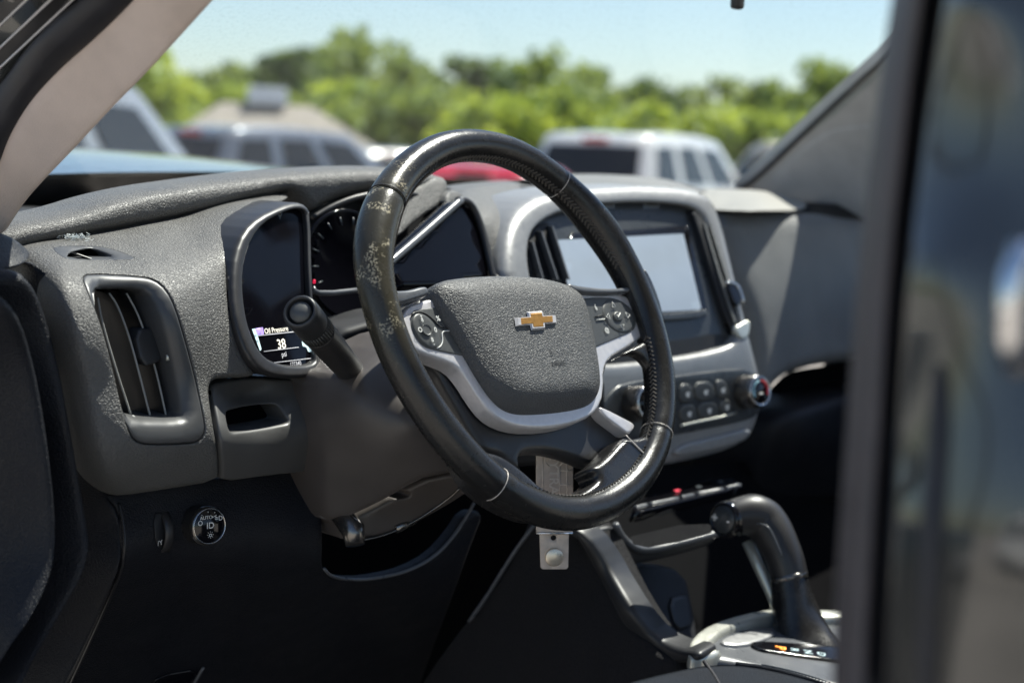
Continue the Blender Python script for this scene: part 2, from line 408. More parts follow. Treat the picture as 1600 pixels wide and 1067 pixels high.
relief('door_frame', 'paint', [(-60, -60), (-60, 215), (0, 133), (40, 82), (78, 42), (118, 4), (180, -60)], FS, truck, r=0, skirt=0.02, step=16, it=0, label='dark painted door frame with raised flanges')
for a, b in (((46, -6), (-6, 44)), ((84, -6), (-6, 79)), ((118, -6), (-6, 110))):
    strip('flange_highlight', 'silver', [a, ((a[0]+b[0])/2, (a[1]+b[1])/2), b], FS, 0.0009, truck, lift=0.0025, it=0)  # bright beads stand in for highlights along the painted flange edges
for q in ([(-40, 30), (44, -48), (40, 2), (2, 38), (-30, 70)], [(-30, 105), (0, 77), (82, -4), (110, -30), (118, -12), (82, 26), (2, 104), (-30, 132)]):
    relief('frame_channel', 'satin_black', q, FS, truck, r=3, rd=0.002, skirt=0.003, step=14, it=0, hfun=lambda P: np.full(len(P), 0.0015))
# windscreen, its black border, own bonnet
A0, A1 = Vector((-0.40, .62, H0+.075)), Vector((-0.24, -.22, H0+.53))
B0, B1 = Vector((1.08, .68, H0+.085)), Vector((0.92, -.20, H0+.53))
def ws(u, v):
    p = A0.lerp(B0, u).lerp(A1.lerp(B1, u), v); bow = 4*u*(1-u)
    return p + Vector((0, .16*bow*(1-v)+.05*bow, .02*bow))
nu, nv = 24, 14
V = [ws(i/nu, j/nv) for j in range(nv+1) for i in range(nu+1)]
F = [(j*(nu+1)+i, j*(nu+1)+i+1, (j+1)*(nu+1)+i+1, (j+1)*(nu+1)+i) for j in range(nv) for i in range(nu)]
link_mesh('windscreen', V, F, 'windscreen', truck, label='slightly dusty clear windscreen glass')
V = []; F = []
for i in range(nu+1):
    p = ws(i/nu, 0); q = ws(i/nu, 0.035); V += [p+Vector((0, .012, -.02)), q+Vector((0, .006, 0)), p+Vector((0, .07, -.03))]
for i in range(nu): F += [(3*i, 3*i+3, 3*i+4, 3*i+1), (3*i, 3*i+2, 3*i+5, 3*i+3)]
link_mesh('cowl', V, F, 'dark', truck)
def hood_z(x, y):
    u = (x-.37)/.85; s = (y-.82)/1.35
    z = 0.082+0.058*math.sin(min(1, max(0, s)) * math.pi*.62) - 0.055*u*u - 0.02*max(0, s-.8)**2*20
    return H0+z
nx, ny = 44, 26
V = [(-.46+1.66*i/nx, .84+1.35*j/ny, hood_z(-.46+1.66*i/nx, .84+1.35*j/ny)) for j in range(ny+1) for i in range(nx+1)]
F = [(j*(nx+1)+i, j*(nx+1)+i+1, (j+1)*(nx+1)+i+1, (j+1)*(nx+1)+i) for j in range(ny) for i in range(nx)]
n0 = len(V)
V += [(x, y, .75) for x, y, z in V]
hb = [i for i in range(nx+1)]; ht = [ny*(nx+1)+i for i in range(nx+1)]
for i in range(nx): F.append((ht[i], ht[i+1], ht[i+1]+n0, ht[i]+n0))
for j in range(ny):
    a, b = j*(nx+1), (j+1)*(nx+1); F.append((a, b, b+n0, a+n0)); a += nx; b += nx; F.append((a, b, b+n0, a+n0))
link_mesh('bonnet', V, F, 'hood_paint', truck, label='dark grey bonnet seen through the windscreen')
# roof, far side, rear wall, floor: they close the cab and shade it
box('roof', 'fabric_grey', (0.37, -1.17, H0+.575), (1.32, 1.86, .05), truck, bev=0.02)
tube('roof_rail', 'paint', [(-.38, -.10, H0+.30), (-.36, -.18, H0+.40), (-.32, -.34, H0+.53), (-.31, -.9, H0+.56), (-.32, -1.9, H0+.55)], .035, truck)
tube('roof_rail', 'paint', [(1.02, .22, H0+.33), (1.0, .02, H0+.43), (1.0, -.28, H0+.53), (1.0, -.9, H0+.56), (1.0, -1.9, H0+.55)], .035, truck)
box('passenger_door', 'grain_shaded', (1.16, -.25, H0-.42), (.06, 1.5, .85), truck, bev=0.015)
box('rear_wall', 'grain_shaded', (0.37, -2.02, H0-.45), (1.5, .06, .95), truck, bev=0.015)
box('floor', 'carpet', (0.37, -.6, H0-.78), (1.5, 2.9, .04), truck, bev=0.005)
box('firewall', 'dull', (0.36, .66, H0-.42), (1.52, .04, .74), truck, bev=0.005)
box('sill', 'paint', (-.47, -.5, H0-.74), (.12, 2.0, .12), truck, bev=0.02)
# far pillar
RP = Surf([(1640, -140, 'X', .93), (1165, 292, 'X', 1.04), (1375, 100, 'X', .95), (1345, 340, 'X', 1.12), (1262, 322, 'X', 1.08), (1300, 220, 'X', 1.03), (1400, 200, 'X', 1.04)])
relief('far_pillar_trim', 'fabric_grey', [(1163, 294), (1200, 263), (1270, 196), (1340, 131), (1378, 98), (1500, -14), (1640, -140), (1700, -140), (1590, 40), (1480, 200), (1440, 352), (1345, 345), (1262, 322), (1215, 304)], RP, truck, r=12, rd=.012, skirt=0.02, it=1, step=16)
relief('far_pillar_panel', 'fabric_grey', [(1190, 300), (1240, 240), (1290, 205), (1330, 198), (1415, 194), (1420, 356), (1345, 347), (1262, 325)], RP, truck, r=8, rd=.008, skirt=0.01, it=1, step=16, hfun=lambda P: np.full(len(P), .012))
strip('glass_edge', 'rubber', [(1150, 297), (1166, 291), (1200, 262), (1270, 195), (1340, 130), (1378, 97), (1500, -16), (1640, -142)], RP, .0042, truck, it=1)
# rear door pillar in the foreground: rubber lip, gap, painted jamb with the latch striker
BX = -.45
BP = Surf([(1390, 0, 'X', BX+.02), (1300, 1067, 'X', BX-.03), (1435, 0, 'X', BX-.005), (1355, 1067, 'X', BX-.05), (1340, 500, 'X', BX), (1390, 500, 'X', BX-.02)])
relief('pillar_seal', 'seal_rubber', [(1450, -420), (1404, -60), (1390, 5), (1378, 100), (1364, 200), (1350, 320), (1338, 430), (1327, 600), (1312, 800), (1300, 1000), (1296, 1130), (1350, 1130), (1356, 1000), (1368, 800),
       (1382, 600), (1395, 400), (1412, 240), (1428, 100), (1442, 0), (1450, -60), (1496, -420)], BP, truck, r=26, rd=.014, skirt=0.03, back=tuple(ray(1380, 500)), step=12, it=1, label='grey brown rubber lip of the door pillar')
BG = Surf([(1440, 0, 'X', BX+.025), (1370, 1067, 'X', BX-.03), (1480, 0, 'X', BX+.025), (1400, 1067, 'X', BX-.03)])
relief('pillar_gap', 'dark', [(1470, -420), (1425, -60), (1410, 200), (1380, 500), (1350, 1000), (1345, 1130), (1420, 1130), (1425, 800), (1440, 400), (1490, 0), (1500, -60), (1550, -420)], BG, truck, r=0, skirt=0.0, it=0, step=24)
BJ = Surf([(1455, 0, 'X', BX+.0), (1410, 350, 'X', BX-.01), (1383, 700, 'X', BX-.02), (1370, 1067, 'X', BX-.035), (1500, 0, 'X', BX-.012), (1450, 400, 'X', BX-.022), (1425, 800, 'X', BX-.035),
           (1640, 0, 'X', BX-.012), (1640, 500, 'X', BX-.03), (1640, 1067, 'X', BX-.05), (1480, 700, 'X', BX-.034), (1560, 300, 'X', BX-.018), (1540, 900, 'X', BX-.047)])
relief('pillar_jamb', 'jamb', [(1530, -420), (1480, -60), (1468, 5), (1451, 120), (1434, 240), (1420, 350), (1407, 500), (1397, 650), (1389, 850), (1381, 1000), (1377, 1130), (1720, 1130), (1720, -60), (1760, -420)], BJ, truck, r=10, rd=.008,
       skirt=0.03, back=(1, 0, 0), step=14, it=1, label='glossy dark painted door jamb with blurred reflections')
relief('jamb_seal', 'rubber', [(1462, 560), (1452, 640), (1442, 760), (1436, 900), (1430, 1130), (1462, 1130), (1468, 900), (1476, 760), (1484, 650), (1476, 570)], BJ, truck, r=14, rd=.006, skirt=.006, back=(1, 0, 0), step=10, it=2, hfun=lambda P: np.full(len(P), .004))
sk = at(1600, 480, X=BX-.055)
tube('latch_striker', 'chrome', [sk+Vector((.03, 0, .02)), sk+Vector((-.004, 0, .018)), sk+Vector((-.008, 0, .010)), sk+Vector((-.008, 0, -.010)), sk+Vector((-.004, 0, -.018)), sk+Vector((.03, 0, -.02))], .0045, truck)

# ================================================================== DASHBOARD
dash = root('dashboard', (0.3, 0.3, H0-.5), 'black grained truck dashboard with gauges, air vents and centre screen', 'dashboard')
# flat top behind the brow, with a speaker grille
TP = Plane((0, .5, H0+.066), (0, 0, 1))
relief('top_pad', 'grain', [(-60, 368), (-40, 345), (0, 332), (46, 318), (120, 313), (190, 309), (300, 300), (300, 304), (190, 316), (120, 330), (60, 344), (0, 352)], TP, dash, r=0, skirt=0, it=0, step=16, back=(0, 0, -1))
relief('speaker_grille', 'smooth_black', [(-10, 324), (20, 319), (60, 321), (84, 327), (93, 334), (84, 341), (45, 345), (10, 347), (-10, 346)], TP.off(.0025), dash, r=4, rd=.002, skirt=.002, back=(0, 0, -1), step=10)
BR = Surf([(x, y, 'Y', v) for x, y0, y1, v in ((0, 360, 405, .235), (100, 335, 380, .242), (250, 296, 350, .262), (400, 276, 314, .285), (560, 263, 305, .30), (690, 266, 312, .305)) for y in (y0, y1)])
relief('brow', 'grain', [(-40, 400), (-20, 368), (30, 350), (80, 341), (130, 330), (185, 312), (250, 297), (310, 288), (400, 276), (480, 268), (560, 263), (630, 262), (685, 266), (702, 280), (702, 300), (690, 312), (650, 310), (600, 302), (560, 306),
       (520, 320), (489, 340), (474, 322), (456, 303), (440, 305), (400, 315), (300, 341), (200, 360), (140, 370), (60, 388), (0, 405)], BR, dash, r=19, rd=.028, skirt=.05, step=7, it=2)
LP = Surf([(50, 398, 'Y', .20), (120, 378, 'Y', .225), (200, 366, 'Y', .235), (300, 345, 'Y', .25), (440, 308, 'Y', .285), (100, 415, 'Y', .155), (230, 405, 'Y', .175), (330, 380, 'Y', .195), (130, 470, 'Y', .118), (300, 450, 'Y', .140), (345, 480, 'Y', .14),
           (150, 600, 'Y', .102), (320, 600, 'Y', .118), (190, 690, 'Y', .092), (335, 690, 'Y', .104), (180, 750, 'Y', .108), (345, 745, 'Y', .122), (172, 775, 'Y', .13), (385, 560, 'Y', .128), (362, 420, 'Y', .165), (400, 345, 'Y', .22)])
VENT_O = [(128, 434), (138, 427), (215, 431), (243, 436), (262, 452), (276, 480), (292, 535), (306, 590), (319, 650), (322, 674), (316, 688), (300, 694), (232, 696), (210, 690), (199, 670), (190, 635), (173, 560), (156, 500), (138, 458)]
SV = [(83, 390), (90, 385), (130, 384), (165, 386), (195, 396), (214, 404), (205, 407), (112, 407), (97, 401)]
relief('side_panel', 'grain', [(44, 392), (75, 383), (140, 370), (200, 360), (300, 341), (400, 314), (446, 302), (457, 304), (452, 316), (420, 328), (390, 347), (370, 374), (361, 410), (360, 450), (364, 490), (374, 530), (388, 562), (404, 584),
       (398, 592), (345, 593), (333, 599), (331, 615), (338, 660), (345, 700), (347, 730), (346, 754), (260, 768), (192, 778), (174, 774), (160, 752), (151, 700), (138, 620), (120, 540), (100, 470), (78, 425), (56, 405)],
       LP, dash, holes=[VENT_O, SV], r=10, rd=.012, hr=3, hd=.0015, skirt=.05, hskirt=.012, step=8, it=1, hit=1)
# left air vent
vent = relief('air_vent', 'vent_grey', [(x+(1.5 if x < 225 else -1.5), y+(1.5 if y < 560 else -1.5)) for x, y in VENT_O], LP, dash,
       holes=[[(155, 458), (176, 455), (228, 456), (247, 470), (262, 515), (278, 585), (291, 645), (285, 655), (212, 654), (203, 640), (180, 555)]], r=3, rd=.0015, hr=24, hd=.022, hskirt=.03, skirt=.02, step=6, it=1, hit=1)
VI = Surf([(155, 458, 'Y', .150), (228, 456, 'Y', .158), (205, 645, 'Y', .118), (288, 650, 'Y', .126)])
def plate(name, material, px, surf, dvec, thick, parent, it=2, step=8, lift=0):
    P = resample(chaikin(px, it, False), step, False); W = pts3(P, surf); d = np.array(dvec, float); side = np.array([thick, 0, 0])
    V, F = [], []
    for q in W: V += [q-side/2, q+side/2, q+side/2+d, q-side/2+d]
    n = len(W)
    for i in range(n-1):
        a, b = 4*i, 4*(i+1)
        for k in range(4): F.append((a+k, a+(k+1) % 4, b+(k+1) % 4, b+k))
    F += [(0, 1, 2, 3), (4*n-4, 4*n-1, 4*n-2, 4*n-3)]
    return link_mesh(name, [tuple(v) for v in V], F, material, parent, smooth=False)
for px in ([(152, 465), (158, 500), (180, 575), (204, 648)], [(170, 458), (184, 478), (203, 530), (220, 595), (234, 650)], [(197, 458), (216, 492), (232, 540), (246, 590), (259, 650)], [(226, 458), (243, 497), (262, 570), (283, 650)]):
    plate('slat', 'slat_black', px, VI, (.004, .045, 0), .0016, vent); strip('slat_glint', 'slat_glint_grey', px, VI, .0009, vent, lift=.0006)  # pale bead paints the sunlight on each slat's front edge
for px in ([(201, 648), (207, 652)], [(219, 655), (231, 659)], [(243, 652), (254, 657)], [(272, 650), (280, 654)]):
    strip('slat_pin', 'icon', px, VI, .0008, vent, lift=.006, it=0)
tb = relief('vent_tab', 'smooth_black', [(204, 514), (236, 511), (243, 520), (249, 545), (248, 560), (240, 567), (217, 572)], VI, vent, r=4, rd=.003, skirt=.012, step=6, it=1, hfun=lambda P: np.full(len(P), .006))
strip('vent_tab_edge', 'console_trim', [(237, 513), (244, 525), (249, 545), (248, 560)], VI, .0016, vent, lift=.014)
relief('vent_duct', 'dull', [(130, 430), (260, 436), (320, 690), (205, 690)], Surf([(130, 430, 'Y', .2), (260, 436, 'Y', .2), (260, 690, 'Y', .19)]), vent, r=0, skirt=0, it=0, step=40)
# small demister vent on the shoulder
dv = relief('demister_vent', 'vent_grey', SV, LP, dash, holes=[[(108, 398), (135, 391), (150, 390), (180, 401), (178, 404), (112, 404)]], r=2, rd=.001, hr=7, hd=.010, hskirt=.02, skirt=.012, step=5, it=1, hit=1)
relief('vent_floor', 'dull', [(95, 390), (190, 390), (190, 410), (100, 410)], Surf([(95, 390, 'Y', .215), (190, 390, 'Y', .225), (150, 410, 'Y', .20)]), dv, r=0, skirt=0, it=0, step=20)
plate('slat', 'smooth_black', [(120, 396), (143, 404)], Surf([(95, 390, 'Y', .188), (190, 390, 'Y', .20), (150, 410, 'Y', .175)]), (0, .015, 0), .0012, dv, it=0)
# coin pocket panel
PK = Surf([(335, 605, 'Y', .130), (480, 595, 'Y', .150), (345, 690, 'Y', .103), (490, 680, 'Y', .125), (345, 750, 'Y', .122), (490, 735, 'Y', .145), (400, 625, 'Y', .137), (410, 690, 'Y', .113)])
POCK = [(354, 646), (362, 641), (428, 633), (438, 634), (446, 648), (453, 659), (445, 663), (366, 676), (359, 673)]
def pocket_h(P):
    c = np.array([400, 622]); q = (P-c)/np.array([46, 26]); return -.012*np.exp(-(q**2).sum(1)*1.6)*(P[:, 1] < 660)
pk = relief('coin_pocket', 'pocket', [(331, 606), (338, 598), (398, 590), (440, 594), (484, 591), (490, 640), (499, 690), (497, 718), (488, 737), (420, 743), (346, 754), (348, 730), (346, 700), (340, 660)],
       PK, dash, holes=[POCK], r=4, rd=.003, hr=5, hd=.004, hskirt=.03, skirt=.04, step=7, it=1, hit=1, hfun=pocket_h)
relief('pocket_back', 'dull', [(345, 625), (460, 620), (460, 680), (345, 685)], Surf([(345, 625, 'Y', .17), (460, 620, 'Y', .18), (400, 680, 'Y', .155)]), pk, r=0, skirt=0, it=0, step=30)
# knee panel with light switch
KP = Surf([(200, 785, 'Y', .155), (345, 765, 'Y', .157), (488, 745, 'Y', .165), (200, 870, 'Y', .142), (350, 870, 'Y', .145), (500, 880, 'Y', .150), (160, 960, 'Y', .19), (300, 940, 'Y', .20), (560, 960, 'Y', .24), (120, 1060, 'Y', .25), (350, 1060, 'Y', .28), (640, 900, 'Y', .17),
           (720, 820, 'Y', .16), (700, 1060, 'Y', .33)])
relief('knee_panel', 'grain_shaded', [(150, 770), (190, 768), (345, 745), (488, 728), (495, 755), (505, 800), (507, 850), (505, 884), (516, 900), (560, 905), (600, 900), (640, 890), (680, 868), (710, 835), (732, 800), (760, 800),
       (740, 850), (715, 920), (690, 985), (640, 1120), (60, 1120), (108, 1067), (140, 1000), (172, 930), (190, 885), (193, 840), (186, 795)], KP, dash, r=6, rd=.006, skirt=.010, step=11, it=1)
strip('knee_panel_lip', 'trim_gloss', [(506, 888), (516, 901), (560, 906), (600, 901), (640, 891), (680, 869), (710, 836), (732, 801), (740, 785)], KP, .0016, dash, lift=.0005)
strip('panel_seam', 'satin_black', [(185, 785), (195, 828), (193, 880), (173, 930), (141, 1000), (106, 1075)], KP, .0012, dash, lift=.001)
kb = lathe('headlight_knob', 'gunmetal', at(312, 819, Y=.145), (-.08, -1, .12), [(.0165, -.005), (.0172, 0), (.0172, .012), (.0166, .0165), (.0152, .0185), (.0145, .0185), (.0143, .0172)], dash, n=48, label='round chrome ringed headlight switch knob')
kc = at(312, 819, Y=.145)+Vector((-.08, -1, .12)).normalized()*.0175; kax = Vector((-.08, -1, .12)).normalized()
lathe('knob_face', 'gloss', kc, kax, [(.0143, 0), (.0143, .0003), (.0142, .0004)], kb, n=40)
lathe('knob_ring', 'chrome', kc-kax*.001, kax, [(.0143, .0002), (.0147, .0020), (.0151, .0021), (.0154, .001)], kb, n=48)
kx = Vector((1, -.08, 0)).normalized(); ky = kax.cross(kx)*-1
if ky.z < 0: ky = -ky
def kp(u, v): return kc+kax*.0008+kx*(u*.0143)+ky*(v*.0143)
for s, u, v, sz in (('AUTO', -.22, .52, .0042), ('=D', .62, .40, .0056), ('ID', .04, .02, .0075), ('O', -.62, .22, .0060), ('o', .02, -.52, .0058), ('>', .20, .52, .0045), ('<', .40, .54, .0045)):
    text('knob_mark', s, 'icon', kp(u, v), kx, ky, sz, kb, bold=.01)
for k in range(8):
    a = k*math.pi/4; c = kp(.02, -.52)
    tube('knob_mark', 'icon', [c+(kx*math.cos(a)+ky*math.sin(a))*.0021, c+(kx*math.cos(a)+ky*math.sin(a))*.0031], .00022, kb, n=5)
for a in (125, 95, 65, 38):
    tube('knob_mark', 'icon', [kp(.82*math.cos(R_(a)), .82*math.sin(R_(a))), kp(.9*math.cos(R_(a)), .9*math.sin(R_(a)))], .00028, kb, n=5)
dm = relief('dimmer_slot', 'dark', [(238, 801), (255, 799), (259, 853), (243, 856)], KP, dash, r=2, rd=.001, skirt=0.004, step=6, it=1, hfun=lambda P: np.full(len(P), .0015))
dc = at(249, 829, Y=.158)
lathe('dimmer_wheel', 'satin_black', dc+Vector((-.0035, 0, 0)), (1, -.1, 0), [(.018, 0), (.0195, .0006), (.0195, .0075), (.018, .008)], dash, n=40)
text('dimmer_mark', '/Y', 'icon', at(250, 848, Y=.1415), (1, 0, .2), (-.2, 0, 1), .006, dm)
rl = relief('bonnet_release', 'gloss', [(230, 1075), (246, 1054), (314, 1042), (294, 1075)], KP, dash, r=3, rd=.003, skirt=.004, it=1, step=8, hfun=lambda P: np.full(len(P), .003))
strip('release_edge', 'trim_gloss', [(314, 1041), (296, 1072)], KP, .0016, dash, lift=.004, it=0)
# trims beside the door opening
P1 = Surf([(0, 450, 'Y', .06), (60, 540, 'Y', .075), (95, 720, 'Y', .07), (103, 880, 'Y', .06), (40, 1010, 'Y', .05), (-30, 700, 'Y', .12), (-30, 1000, 'Y', .10)])
relief('side_trim', 'grain_shaded', [(-60, 430), (0, 452), (28, 470), (48, 500), (63, 545), (78, 610), (92, 700), (103, 800), (103, 870), (92, 915), (66, 970), (30, 1020), (-10, 1085), (-60, 1120)], P1, dash, r=34, rd=.026, skirt=.05, step=10, it=1)
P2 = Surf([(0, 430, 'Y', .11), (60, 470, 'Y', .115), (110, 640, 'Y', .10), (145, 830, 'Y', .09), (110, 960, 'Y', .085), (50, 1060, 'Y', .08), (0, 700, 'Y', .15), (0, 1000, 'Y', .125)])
relief('side_trim', 'grain_shaded', [(-60, 424), (0, 422), (38, 424), (58, 440), (76, 475), (92, 530), (108, 600), (124, 690), (138, 770), (150, 840), (150, 868), (136, 912), (104, 966), (66, 1030), (40, 1085), (20, 1120), (-60, 1120)], P2, dash, r=24, rd=.018, skirt=.05, step=10, it=1)
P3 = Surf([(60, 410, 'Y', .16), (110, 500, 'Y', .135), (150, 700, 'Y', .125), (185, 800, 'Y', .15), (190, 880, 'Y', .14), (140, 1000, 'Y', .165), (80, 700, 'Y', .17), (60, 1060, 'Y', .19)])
relief('side_trim', 'grain_shaded', [(40, 410), (62, 412), (88, 432), (106, 470), (126, 540), (144, 620), (158, 700), (172, 780), (190, 800), (196, 835), (194, 885), (172, 935), (142, 1002), (100, 1085), (80, 1120), (20, 1120), (20, 600)], P3, dash, r=12, rd=.01, skirt=.05, step=10, it=1)
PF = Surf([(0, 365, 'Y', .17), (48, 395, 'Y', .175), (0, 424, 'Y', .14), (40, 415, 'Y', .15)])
relief('pillar_foot', 'grain_shaded', [(-60, 350), (0, 363), (25, 372), (48, 392), (50, 400), (38, 416), (0, 425), (-60, 430)], PF, dash, r=6, rd=.006, skirt=.06, step=8, it=1)
# ---- instrument cluster
CL = Surf([(365, 440, 'Y', .148), (487, 440, 'Y', .178), (420, 580, 'Y', .118), (440, 325, 'Y', .205), (487, 335, 'Y', .215), (495, 570, 'Y', .14)])
OUT = [(489, 335), (482, 321), (466, 316), (440, 322), (405, 339), (380, 362), (366, 398), (362, 440), (365, 485), (374, 525), (387, 558), (405, 581), (428, 591), (460, 593), (492, 590), (506, 575), (497, 520), (491, 440)]
HOL = [(481, 336), (474, 328), (460, 327), (440, 334), (413, 349), (394, 374), (383, 408), (380, 440), (384, 485), (393, 522), (407, 550), (426, 566), (455, 573), (486, 571), (496, 562), (489, 500), (484, 440)]
cl = relief('instrument_cluster', 'satin_black', OUT, CL, dash, holes=[HOL], r=8, rd=.007, hr=5, hd=.004, skirt=.05, hskirt=.012, step=5, it=1, hit=1)
LN = Surf([(365, 440, 'Y', .158), (487, 440, 'Y', .188), (420, 580, 'Y', .128), (440, 325, 'Y', .215), (495, 570, 'Y', .15)])
relief('lens', 'lens', [(x+(3 if x > 440 else -3), y+(3 if y > 450 else -3)) for x, y in HOL], LN, cl, r=0, skirt=0, it=1, step=12)
def on(px, py, surf, lift=0.0): return Vector(pts3([(px, py)], surf)[0])-Vector((0, 1, 0))*lift
cx = (on(470, 520, LN)-on(410, 528, LN)).normalized(); cyv = (on(425, 515, LN)-on(436, 575, LN)).normalized()
for s, m_, px, py, sz in (('Oil Pressure', 'txt', 431, 515.5, .0068), ('38', 'txt', 439, 538, .0128), ('psi', 'txt_dim', 443, 553.5, .0068), ('122340', 'txt_dim', 461, 568.5, .0056)):
    text('readout', s, m_, on(px, py, LN, .0006), cx, cyv, sz, cl, bold=.008)
for a, b, m_, rr in (((402, 524.5), (467, 517.5), 'txt_dim', .0005), ((412, 549), (466, 542.5), 'txt_dim', .0004), ((424, 567), (500, 558), 'txt_dim', .0004)):
    tube('display_line', m_, [on(*a, LN, .0006), on(*b, LN, .0006)], rr, cl, n=6)
relief('display_icon', 'txt_purple', [(398, 513), (410, 511), (412, 522), (402, 524)], LN, cl, r=0, skirt=0, it=0, step=6, hfun=lambda P: np.full(len(P), .0008))
relief('display_edge', 'txt_cyan', [(393, 514), (399, 513), (408, 545), (406, 549)], LN, cl, r=0, skirt=0, it=0, step=6, hfun=lambda P: np.full(len(P), .0006))
relief('compass_icon', 'txt_cyan', [(471, 533), (474, 532), (476, 535), (479, 532), (483, 532), (494, 543), (491, 549), (481, 550), (478, 542), (472, 541)], LN, cl, holes=[[(481, 540), (487, 539), (489, 542), (483, 544)]], r=0, skirt=0, it=0, hit=0, step=6, hfun=lambda P: np.full(len(P), .0006))
GP = Surf([(485, 340, 'Y', .33), (760, 340, 'Y', .36), (620, 460, 'Y', .32)])
relief('gauge_housing', 'dark', [(480, 335), (520, 310), (560, 298), (620, 292), (700, 292), (735, 310), (756, 370), (768, 440), (690, 470), (480, 600), (475, 480)], GP, cl, r=0, skirt=0, it=0, step=30)
GF = Plane(tuple(at(540, 400, Y=.262)), (0, -1, .25))
gc = at(548, 415, Y=.26)
lathe('gauge_face', 'lens', gc, (0, -1, .25), [(.056, -.004), (.058, 0), (.056, .003), (.054, .001)], cl, n=48)
for k in range(13):
    a = R_(200-k*20); d0 = Vector((math.cos(a), .25*math.sin(a), math.sin(a))).normalized()
    tube('gauge_tick', 'txt_grey', [gc+Vector((0, -.003, 0))+d0*.042, gc+Vector((0, -.003, 0))+d0*.050], .0008, cl, n=5)
tube('gauge_ring', 'trim_gloss', [at(488, 448, Y=.215), at(491, 455, Y=.213), at(498, 458, Y=.212), at(520, 458, Y=.214), at(548, 455, Y=.218), at(590, 450, Y=.225)], .0028, cl)
tube('warning_lamp', 'lamp_red', [at(491, 437, Y=.213), at(491, 443, Y=.213)], .0013, cl)
strip('hood_edge', 'satin_black', [(489, 341), (520, 322), (560, 307), (600, 302), (640, 302), (672, 312), (684, 330), (676, 350), (650, 372)], Surf([(489, 341, 'Y', .292), (600, 302, 'Y', .296), (684, 330, 'Y', .30), (650, 372, 'Y', .29)]), .0035, cl)
RW = Surf([(612, 408, 'Y', .205), (720, 316, 'Y', .255), (763, 432, 'Y', .215), (690, 440, 'Y', .20)])
relief('cluster_wing', 'lens', [(604, 414), (718, 315), (738, 330), (752, 370), (764, 434), (700, 450), (620, 455)], RW, cl, r=0, skirt=.02, it=0, step=14)
strip('wing_bar', 'trim_gloss', [(600, 414), (640, 380), (690, 336), (716, 313)], RW, .0042, cl, lift=.004, it=1)
strip('wing_edge', 'satin_black', [(712, 314), (724, 312), (738, 325), (752, 362), (760, 400), (768, 436)], RW, .0042, cl, lift=.003)
relief('hood_end', 'grain', [(640, 296), (672, 275), (694, 275), (704, 285), (702, 308), (690, 322), (655, 345), (622, 376), (619, 362), (632, 325)], Surf([(640, 300, 'Y', .30), (700, 285, 'Y', .30), (622, 376, 'Y', .27)]), cl, r=10, rd=.008, skirt=.04, step=8, it=1)
relief('hood_clip', 'grain', [(697, 303), (708, 297), (722, 301), (730, 312), (716, 312), (698, 322)], Surf([(700, 303, 'Y', .285), (725, 305, 'Y', .29), (700, 320, 'Y', .275)]), cl, r=4, rd=.004, skirt=.03, step=5, it=1)
# ---- pad between cluster and centre stack
MP = Surf([(712, 312, 'Y', .30), (700, 300, 'Y', .36), (830, 284, 'Y', .46), (775, 430, 'Y', .215), (792, 362, 'Y', .25), (745, 335, 'Y', .265), (765, 430, 'Y', .222), (787, 425, 'Y', .222), (770, 330, 'Y', .275), (850, 300, 'Y', .34)])
relief('centre_pad', 'grain', [(700, 303), (718, 297), (760, 289), (830, 283), (900, 284), (860, 300), (830, 312), (808, 334), (796, 360), (790, 400), (790, 440), (764, 440), (758, 385), (748, 342), (732, 316)], MP, dash, r=6, rd=.006, skirt=.04, step=8, it=1)
# ---- centre stack
SK = Surf([(790, 430, 'Y', .205), (815, 320, 'Y', .255), (1120, 310, 'Y', .265), (1175, 520, 'Y', .185), (950, 560, 'Y', .18), (1190, 640, 'Y', .165), (1000, 300, 'Y', .275), (1050, 715, 'Y', .17)])
SO = [(788, 436), (788, 395), (793, 362), (806, 334), (832, 312), (865, 302), (900, 296), (1000, 290), (1070, 294), (1108, 302), (1124, 320), (1137, 358), (1153, 425), (1169, 490), (1183, 545), (1195, 590), (1198, 620), (1192, 650), (1180, 682), (1150, 703), (1100, 717),
      (1040, 730), (960, 735), (930, 640), (900, 560), (860, 480), (800, 455)]
SHO = [(832, 440), (826, 400), (830, 366), (848, 345), (880, 330), (930, 320), (1000, 316), (1070, 320), (1097, 331), (1113, 360), (1131, 420), (1150, 480), (1158, 510), (1152, 536), (1120, 549), (1060, 560), (980, 570), (940, 572), (900, 545), (850, 480)]
stk = relief('centre_stack', 'stack_silver', SO, SK, dash, holes=[SHO], r=14, rd=.014, hr=8, hd=.006, skirt=.06, hskirt=.02, step=9, it=1, hit=1)
def deep(h): return lambda P: np.full(len(P), -h)
relief('stack_panel', 'button_dark', SHO, SK, stk, r=0, skirt=0, it=1, step=14, hfun=deep(.014))
relief('screen_bezel', 'gloss', [(876, 366), (1000, 360), (1083, 352), (1088, 356), (1120, 490), (1114, 497), (1000, 504), (905, 506)], SK, stk, r=2, rd=.002, skirt=.006, it=1, step=12, hfun=deep(.011))
relief('screen', 'display', [(882, 376), (1000, 370), (1078, 366), (1107, 485), (1000, 491), (908, 494)], SK, stk, r=0, skirt=0, it=0, step=14, hfun=deep(.0104))
relief('screen_ledge', 'button_dark', [(1030, 492), (1090, 488), (1112, 483), (1116, 493), (1095, 499), (1032, 503)], SK, stk, r=2, rd=.002, skirt=.006, it=1, step=8, hfun=deep(.008))
cv = relief('centre_vent', 'dark', [(836, 380), (845, 355), (876, 346), (906, 442), (850, 446)], SK, stk, r=2, rd=.002, skirt=.0, it=1, step=10, hfun=deep(.012))
